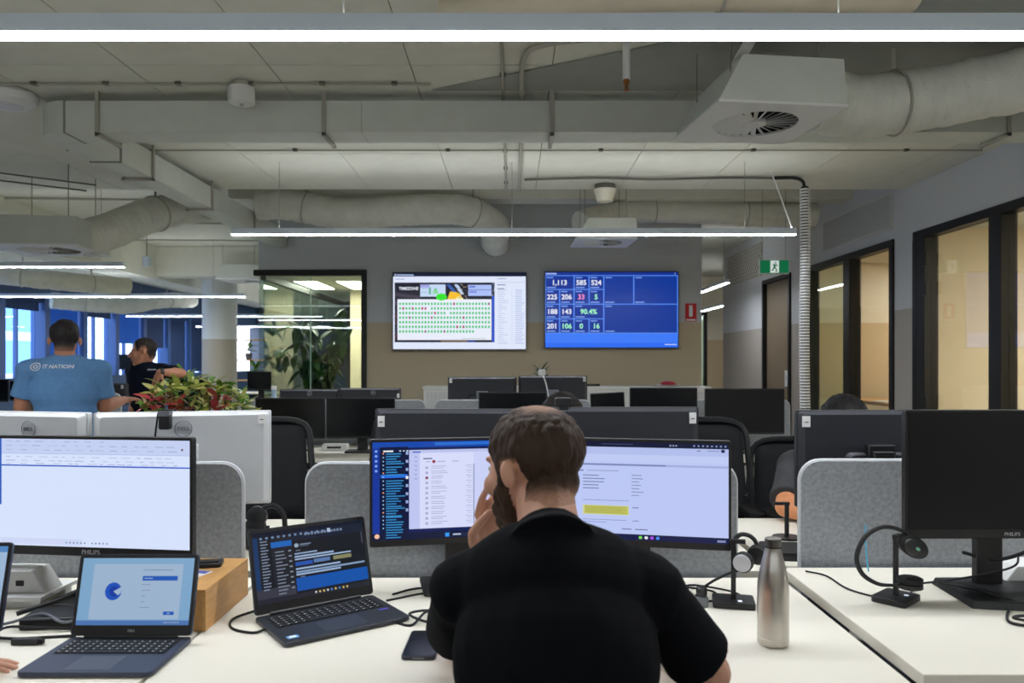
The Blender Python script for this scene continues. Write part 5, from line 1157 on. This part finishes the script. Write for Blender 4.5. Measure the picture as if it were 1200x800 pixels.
def person(label, J, skin, shirt, pants, hair, voxel=.006, loc=(0, 0, 0), beard=None, head_rot=(0, 0, 0), handL=None, handR=None, sleeve=.62, hp=None, build=1.0, hem=True, collar=True, hair_t=.006):
    root = thing('person', label, 'person', loc); o0 = V(loc); J = {k: V(v)-o0 for k, v in J.items()}
    H = T(J['head']) @ RZ(head_rot[0]) @ RX(head_rot[1]) @ RY(head_rot[2])
    Fm = frame(J['shR']-J['shL'], J['neck']-J['pelvis']); b = build
    def tors(mb, g):
        for (p, r_) in ((J['pelvis'], (.165, .115, .12)), (J['pelvis'].lerp(J['neck'], .35), (.15, .105, .14)), (J['pelvis'].lerp(J['neck'], .62), (.168, .115, .16)), (J['pelvis'].lerp(J['neck'], .82), (.165, .098, .11))):
            mb.ell((0, 0, 0), tuple(k*b+g for k in r_), T(p) @ Fm, 22, 14)
        for s in ('L', 'R'):
            mb.caps(J['neck']-Fm.to_3x3() @ V((0, .012, .05)), J['sh'+s], .05*b+g, .058*b+g)
    mb = MB(); tors(mb, 0); add_head(mb, H)
    mb.caps(H @ V((0, -.028, -.05)), J['neck']+V((0, 0, -.01)), .056, .06); 
    for s in ('L', 'R'):
        mb.caps(J['sh'+s], J['el'+s], .052*b, .041*b); mb.caps(J['el'+s], J['el'+s].lerp(J['wr'+s], .35), .041*b, .042*b); mb.caps(J['el'+s].lerp(J['wr'+s], .35), J['wr'+s], .042*b, .026)
        mb.caps(J['hip'+s], J['kn'+s], .082, .056); mb.caps(J['kn'+s], J['an'+s], .055, .038)
        hd = handL if s == 'L' else handR
        if hd: add_hand(mb, hand_frame(J['wr'+s], hd[0], hd[1]), hd[2], hd[3], hd[4])
        else: add_hand(mb, hand_frame(J['wr'+s], J['wr'+s]-J['el'+s], (0, 0, 1)), (.3,)*4, .5, 1 if s == 'L' else -1)
        ft = J['an'+s]+Fm.to_3x3() @ V((0, .13, 0)); ft.z = J['an'+s].z-.045; mb.caps(J['an'+s]+V((0, 0, -.03)), ft, .038, .03)
    me = bake(mb, voxel, 4)
    body = obj_from(me, 'body', skin, root)
    # shirt
    sb = MB(); tors(sb, .012)
    if hem: sb.ell((0, 0, 0), (.178*b, .13*b, .12), T(J['pelvis']+V((0, 0, .03))) @ Fm, 20, 12)
    for s in ('L', 'R'):
        e = J['sh'+s].lerp(J['el'+s], sleeve); q = J['sh'+s].lerp(J['el'+s], .5*sleeve); sb.ell(J['sh'+s], (.063*b,)*3)
        sb.tube([J['sh'+s], q, e], [.062*b, .061*b, .067*b], 18)
    nd = ((H @ V((0, -.03, -.06)))-J['neck']).normalized(); sb.tube([J['neck']-nd*.07, J['neck']-nd*.035, J['neck']-nd*.012], [.095, .074, .069], 22)
    sm = bake(sb, max(voxel, .005), 16)
    nrm = [v.normal.copy() for v in sm.vertices]; flat = []
    for v, nn in zip(sm.vertices, nrm):
        c = v.co+o0; d = .0045*noise.noise(c*9)+.004*noise.noise(V((c.x*16+c.z*9, c.y*10, c.z*7)))
        flat.extend(v.co+nn*d)
    sm.vertices.foreach_set('co', flat)
    sm.update(); so = obj_from(sm, 't_shirt', shirt, root)
    if False:
        cc = J['neck']+(J['head']-J['neck'])*.12; cm = T(cc) @ frame(J['shR']-J['shL'], (H @ V((0, -.02, -.05)))-J['neck']+V((0, 0, .001)))
        MB().tube([cm @ V((.069*math.cos(2*PI*i/32), .072*math.sin(2*PI*i/32)-.004, -.012-.02*math.sin(2*PI*i/32))) for i in range(32)], .0085, 8, closed=True).build('collar', shirt, root)
    pb = MB(); pb.ell((0, 0, 0), (.176*b, .126*b, .12), T(J['pelvis']+V((0, 0, -.03))) @ Fm, 20, 12)
    for s in ('L', 'R'): pb.caps(J['hip'+s], J['kn'+s], .094, .068); pb.tube([J['kn'+s], J['an'+s]], [.066, .056], 16)
    obj_from(bake(pb, .009, 4), 'trousers', pants, root)
    if hair:
        hb = MB(); add_head(hb, H); hb.caps(H @ V((0, -.028, -.05)), J['neck']+V((0, 0, -.01)), .056, .06); hm = bake(hb, voxel, 4)
        hf, he = hair; shell(hm, H, hp or hair_pred(), hair_t, hf, he, 'hair', root)
    if beard: shell(hm, H, beard_pred, .0045, beard, beard, 'beard', root, tight=True)
    for s in (-1, 1):
        MB().ell((s*.031, .0775, .002), (.012, .010, .0075), H).build('eye', M_('eye_white', (225, 220, 214), .3), root); MB().ell((s*.031, .0866, .002), (.005, .0026, .005), H).build('iris', M_('iris', (60, 42, 30), .2), root)
    for s in ('L', 'R'):
        a = J['an'+s]; f_ = Fm.to_3x3() @ V((0, .14, 0)); f_.z = 0
        shb = MB(); shb.caps(a+V((0, 0, -.03)), a+f_+V((0, 0, -.04)), .046, .036); obj_from(bake(shb, .01, 3), 'shoe', blackrub, root)
    return root, so, H, J
sk1 = M_('skin_fair', (204, 152, 126), .5, noise_amt=.06, nscale=30); sk2 = M_('skin_tan', (190, 130, 100), .5, noise_amt=.06, nscale=30); sk3 = M_('skin_warm', (208, 140, 96), .5, noise_amt=.06, nscale=30)
shirt_k = M_('black_cotton', (11, 12, 16), .95, spec=.15, noise_amt=.15, nscale=60, bump=.1, bscale=500); shirt_b = M_('blue_cotton', (96, 142, 192), .9, noise_amt=.06, nscale=40, bump=.1, bscale=400); shirt_n = M_('navy_cotton', (17, 23, 38), .95, spec=.15, noise_amt=.1, nscale=60); shirt_g = M_('charcoal_cotton', (58, 59, 62), .9, noise_amt=.1, nscale=60)
jeans = M_('dark_denim', (34, 42, 62), .9, noise_amt=.15, nscale=80); chino = M_('dark_trousers', (34, 34, 38), .9)
def seated(px, py, fw, shz=None):
    """hips, knees, ankles of a sitter at pelvis (px, py), facing unit vector fw"""
    f = V((fw[0], fw[1], 0)); r = V((f.y, -f.x, 0)); P = V((px, py, .56)); d = {}
    for s, k in (('R', 1), ('L', -1)):
        h = P+r*(.09*k)-V((0, 0, .02)); d['hip'+s] = h; d['kn'+s] = h+f*.40+r*(.05*k)+V((0, 0, -.02)); d['an'+s] = h+f*.42+r*(.05*k); d['an'+s].z = .09
    d['pelvis'] = P; return d
# --- the man in black
J = seated(.085, 1.14, (0, 1)); 
J.update(neck=(.07, 1.425, 1.06), head=(.040, 1.535, 1.16), shL=(-.082, 1.395, .955), shR=(.25, 1.385, .955), elL=(-.118, 1.63, .785), wrL=(-.062, 1.66, .962), elR=(.372, 1.45, .785), wrR=(.30, 1.70, .775))
person('seated man in black t-shirt seen from behind, hand at his bearded chin', J, sk1, shirt_k, chino, ((62, 46, 36), (176, 132, 108)), .0037, (.085, 1.14, 0), (70, 50, 38), (R(48), R(-8), R(3)),
       handL=((.16, -.12, .97), (-.62, .78, .1), (.3, .62, .75, .85), .7, 1), handR=((-.3, .95, 0), (0, 0, 1), (.35,)*4, .4, -1), hp=hair_pred(.095, .022, .75, .008, -.05), build=1.0, sleeve=.8)
# --- the man in blue
fx, fy = -2.73, 4.7
def standing(x, y, zp, fw):
    f = V((fw[0], fw[1], 0)).normalized(); r = V((f.y, -f.x, 0)); d = {'pelvis': V((x, y, zp))}
    for s, k in (('R', 1), ('L', -1)):
        d['hip'+s] = V((x, y, zp-.04))+r*(.09*k); d['kn'+s] = V((x, y, .46))+r*(.1*k)+f*.02; d['an'+s] = V((x, y, .09))+r*(.11*k)
    return d
J = standing(fx, fy, .88, (-.5, .866)); c = V((fx, fy-.01, 1.315)); r = V((.866, .5, 0)); f = V((-.5, .866, 0)); zz = V((0, 0, 1))
J.update(neck=c+zz*.07, head=c+f*.03+zz*.19, shL=c-r*.185, shR=c+r*.185, elL=c-r*.225+f*.04-zz*.215, wrL=c-r*.14+f*.26-zz*.245, elR=c+r*.215+f*.06-zz*.225, wrR=c+r*.34+f*.26-zz*.195)
root, so, H, JJ = person('standing man in light blue t-shirt seen from behind at left', J, sk2, shirt_b, jeans, ((46, 42, 42), (150, 112, 94)), .006, (fx, fy, 0), None, (R(27), R(-3), 0),
       handL=None, handR=((.25, .95, .05), (0, -.1, 1), (.25, .3, .45, .5), .3, -1), sleeve=.72, hp=hair_pred(.09, .05), build=1.08)
# lettering on his back, laid onto the cloth
bvh = BVHTree.FromPolygons([v.co.copy() for v in so.data.vertices], [tuple(p.vertices) for p in so.data.polygons])
def drape(o):
    for v in o.data.vertices:
        h = bvh.ray_cast(V((v.co.x, -1, v.co.z)), V((0, 1, 0)))
        if h[0] is not None: v.co.y = h[0].y-.003+v.co.y*.1
zt = Z(429.5, 4.6); 
o = text('IT NATION', .030, print_w, root, T(X(69.5, 4.6)-fx, 0, zt) @ FRONT, 'shirt_lettering', bold=.0008); drape(o)
o = MB().tube([(X(47.5, 4.6)-fx+.022*math.cos(2*PI*i/24), 0, zt+.022*math.sin(2*PI*i/24)) for i in range(24)], .0028, 5, closed=True).build('shirt_emblem', print_w, root); drape(o)
o = MB().tube([(X(47.5, 4.6)-fx+.009*math.cos(2*PI*i/16), 0, zt+.009*math.sin(2*PI*i/16)) for i in range(16)], .0026, 5, closed=True).build('shirt_emblem', print_w, root); drape(o)
# --- the man in navy
nx, ny = X(174, 6.95), 6.95; th_ = R(165); f = V((-math.sin(th_), math.cos(th_), 0)); r = V((math.cos(th_), math.sin(th_), 0))
J = standing(nx, ny, .84, f)
c = V((nx, ny, 1.29)); 
J.update(neck=(nx-.03, ny-.02, 1.36), head=(X(168, 6.9), 6.9, 1.462), shL=c-r*.165, shR=c+r*.165, elL=(X(213, 6.72), 6.72, 1.27), wrL=(X(187, 6.55), 6.55, 1.285), elR=(X(158, 6.95), 6.97, 1.03), wrR=(X(152, 6.85), 6.85, .84))
root, so, H, JJ = person('man in navy t-shirt in profile with one elbow raised', J, sk2, shirt_n, jeans, ((52, 46, 44), (150, 112, 94)), .006, (nx, ny, 0), None, (R(114), R(-4), 0),
       handL=((-.35, -.1, -.93), (-.3, -.9, .2), (.15, .2, .25, .3), .4, -1), handR=None, sleeve=.6, hp=hair_pred(.085, .05))
w_ = JJ['wrL'].lerp(JJ['elL'], .06); dr = (JJ['elL']-JJ['wrL']).normalized(); MB().cyl(w_-dr*.014, w_+dr*.014, .034, n=20).build('wristwatch', black_m, root)
bv2 = BVHTree.FromPolygons([v.co.copy() for v in so.data.vertices], [tuple(p.vertices) for p in so.data.polygons])
mb = MB()
for k in range(5):
    xx = X(172+k*1.8, 6.8)-nx; zz = Z(433, 6.8); h = bv2.ray_cast(V((xx, -1, zz)), V((0, 1, 0)))
    if h[0] is not None: mb.box(xx, h[0].y-.002, zz, .010, .003, .012)
mb.build('shirt_emblem', print_w, root, smooth=0)
# --- two people behind the monitors
J = seated(.213, 3.42, (0, -1)); 
J.update(neck=(.213, 3.30, 1.0), head=(.213, 3.25, 1.105), shL=(.213+.18, 3.32, .91), shR=(.213-.18, 3.32, .91), elL=(.47, 3.2, .70), wrL=(.38, 2.97, .775), elR=(-.04, 3.2, .70), wrR=(.04, 2.97, .775))
person('dark-haired person hidden behind the monitors, straight beyond the seated man', J, sk2, shirt_g, chino, ((26, 22, 22), (40, 32, 30)), .007, (.213, 3.42, 0), None, (PI, R(-12), 0), hp=hair_pred(.07, .02), hair_t=.016)
x_ = X(993, 3.2)
J = seated(x_, 3.42, (0, -1))
J.update(neck=(x_, 3.28, 1.0), head=(x_, 3.22, 1.10), shL=(x_+.19, 3.3, .92), shR=(x_-.19, 3.3, .92), elL=(x_+.28, 3.1, .79), wrL=(x_+.14, 2.92, .775), elR=(X(921, 3.05), 3.05, .795), wrR=(X(921, 3.05)+.20, 2.92, .775))
person('dark-haired person in charcoal behind the right monitor, forearm on the desk', J, sk3, shirt_g, chino, ((22, 20, 22), (40, 32, 30)), .006, (x_, 3.42, 0), None, (PI+R(6), R(-14), 0), hp=hair_pred(.07, .02), hair_t=.014, sleeve=.86, build=1.05)
# --- the person whose fingers reach in at the left edge
J = seated(-1.42, 1.02, (0, 1))
J.update(neck=(-1.42, 1.16, 1.06), head=(-1.42, 1.2, 1.17), shL=(-1.60, 1.14, .96), shR=(-1.24, 1.14, .96), elL=(-1.66, 1.28, .76), wrL=(-1.5, 1.52, .775), elR=(-1.235, 1.30, .785), wrR=(-1.13, 1.46, .772))
person('person off the left edge whose fingers rest on the desk', J, sk1, shirt_g, chino, ((60, 46, 36), (170, 130, 110)), .006, (-1.42, 1.02, 0), None, (0, R(-10), 0), handR=((.62, .78, -.06), (0, 0, 1), (.18,)*4, .3, -1))

bpy.data.scenes.remove(SIDE)

# ================================================================== pieces of parts go one level deeper
DEEP = {'screen': ('panel', 'lid', 'slab'), 'logo': ('panel', 'lid'), 'logo_ring': ('panel',), 'asset_sticker': ('back_shell',), 'sticker_print': ('back_shell', 'base'), 'vent_slot': ('back_shell',),
        'keys': ('base',), 'key_legends': ('base',), 'trackpad': ('base',), 'keyboard_well': ('base',), 'sticker': ('base',), 'rubber_feet': ('base',), 'lid_bezel': ('lid',),
        'screen_lettering': ('screen',), 'shirt_emblem': ('t_shirt',), 'shirt_lettering': ('t_shirt',), 'vane': ('face_plate',), 'hub': ('face_plate',), 'added_up_strip': ('lamp_body',), 'cable_tray': ('desk_top',)}
for o in list(COL.objects):
    if o.parent is None and o.children:
        kids = {}
        for c in o.children: kids.setdefault(c.name.split('.')[0], []).append(c)
        for nm, cs in list(kids.items()):
            for tgt in DEEP.get(nm, ()):
                if tgt in kids:
                    for c in cs: c.parent = kids[tgt][0]
                    break
        for a, b in (('castor', 'base_arm'), ('arm_pad', 'arm_post'), ('iris', 'eye'), ('ear_cap', 'ear_cushion'), ('cap_emblem', 'ear_cushion')):
            for i, c in enumerate(kids.get(a, [])):
                if b in kids: c.parent = kids[b][min(i, len(kids[b])-1)]
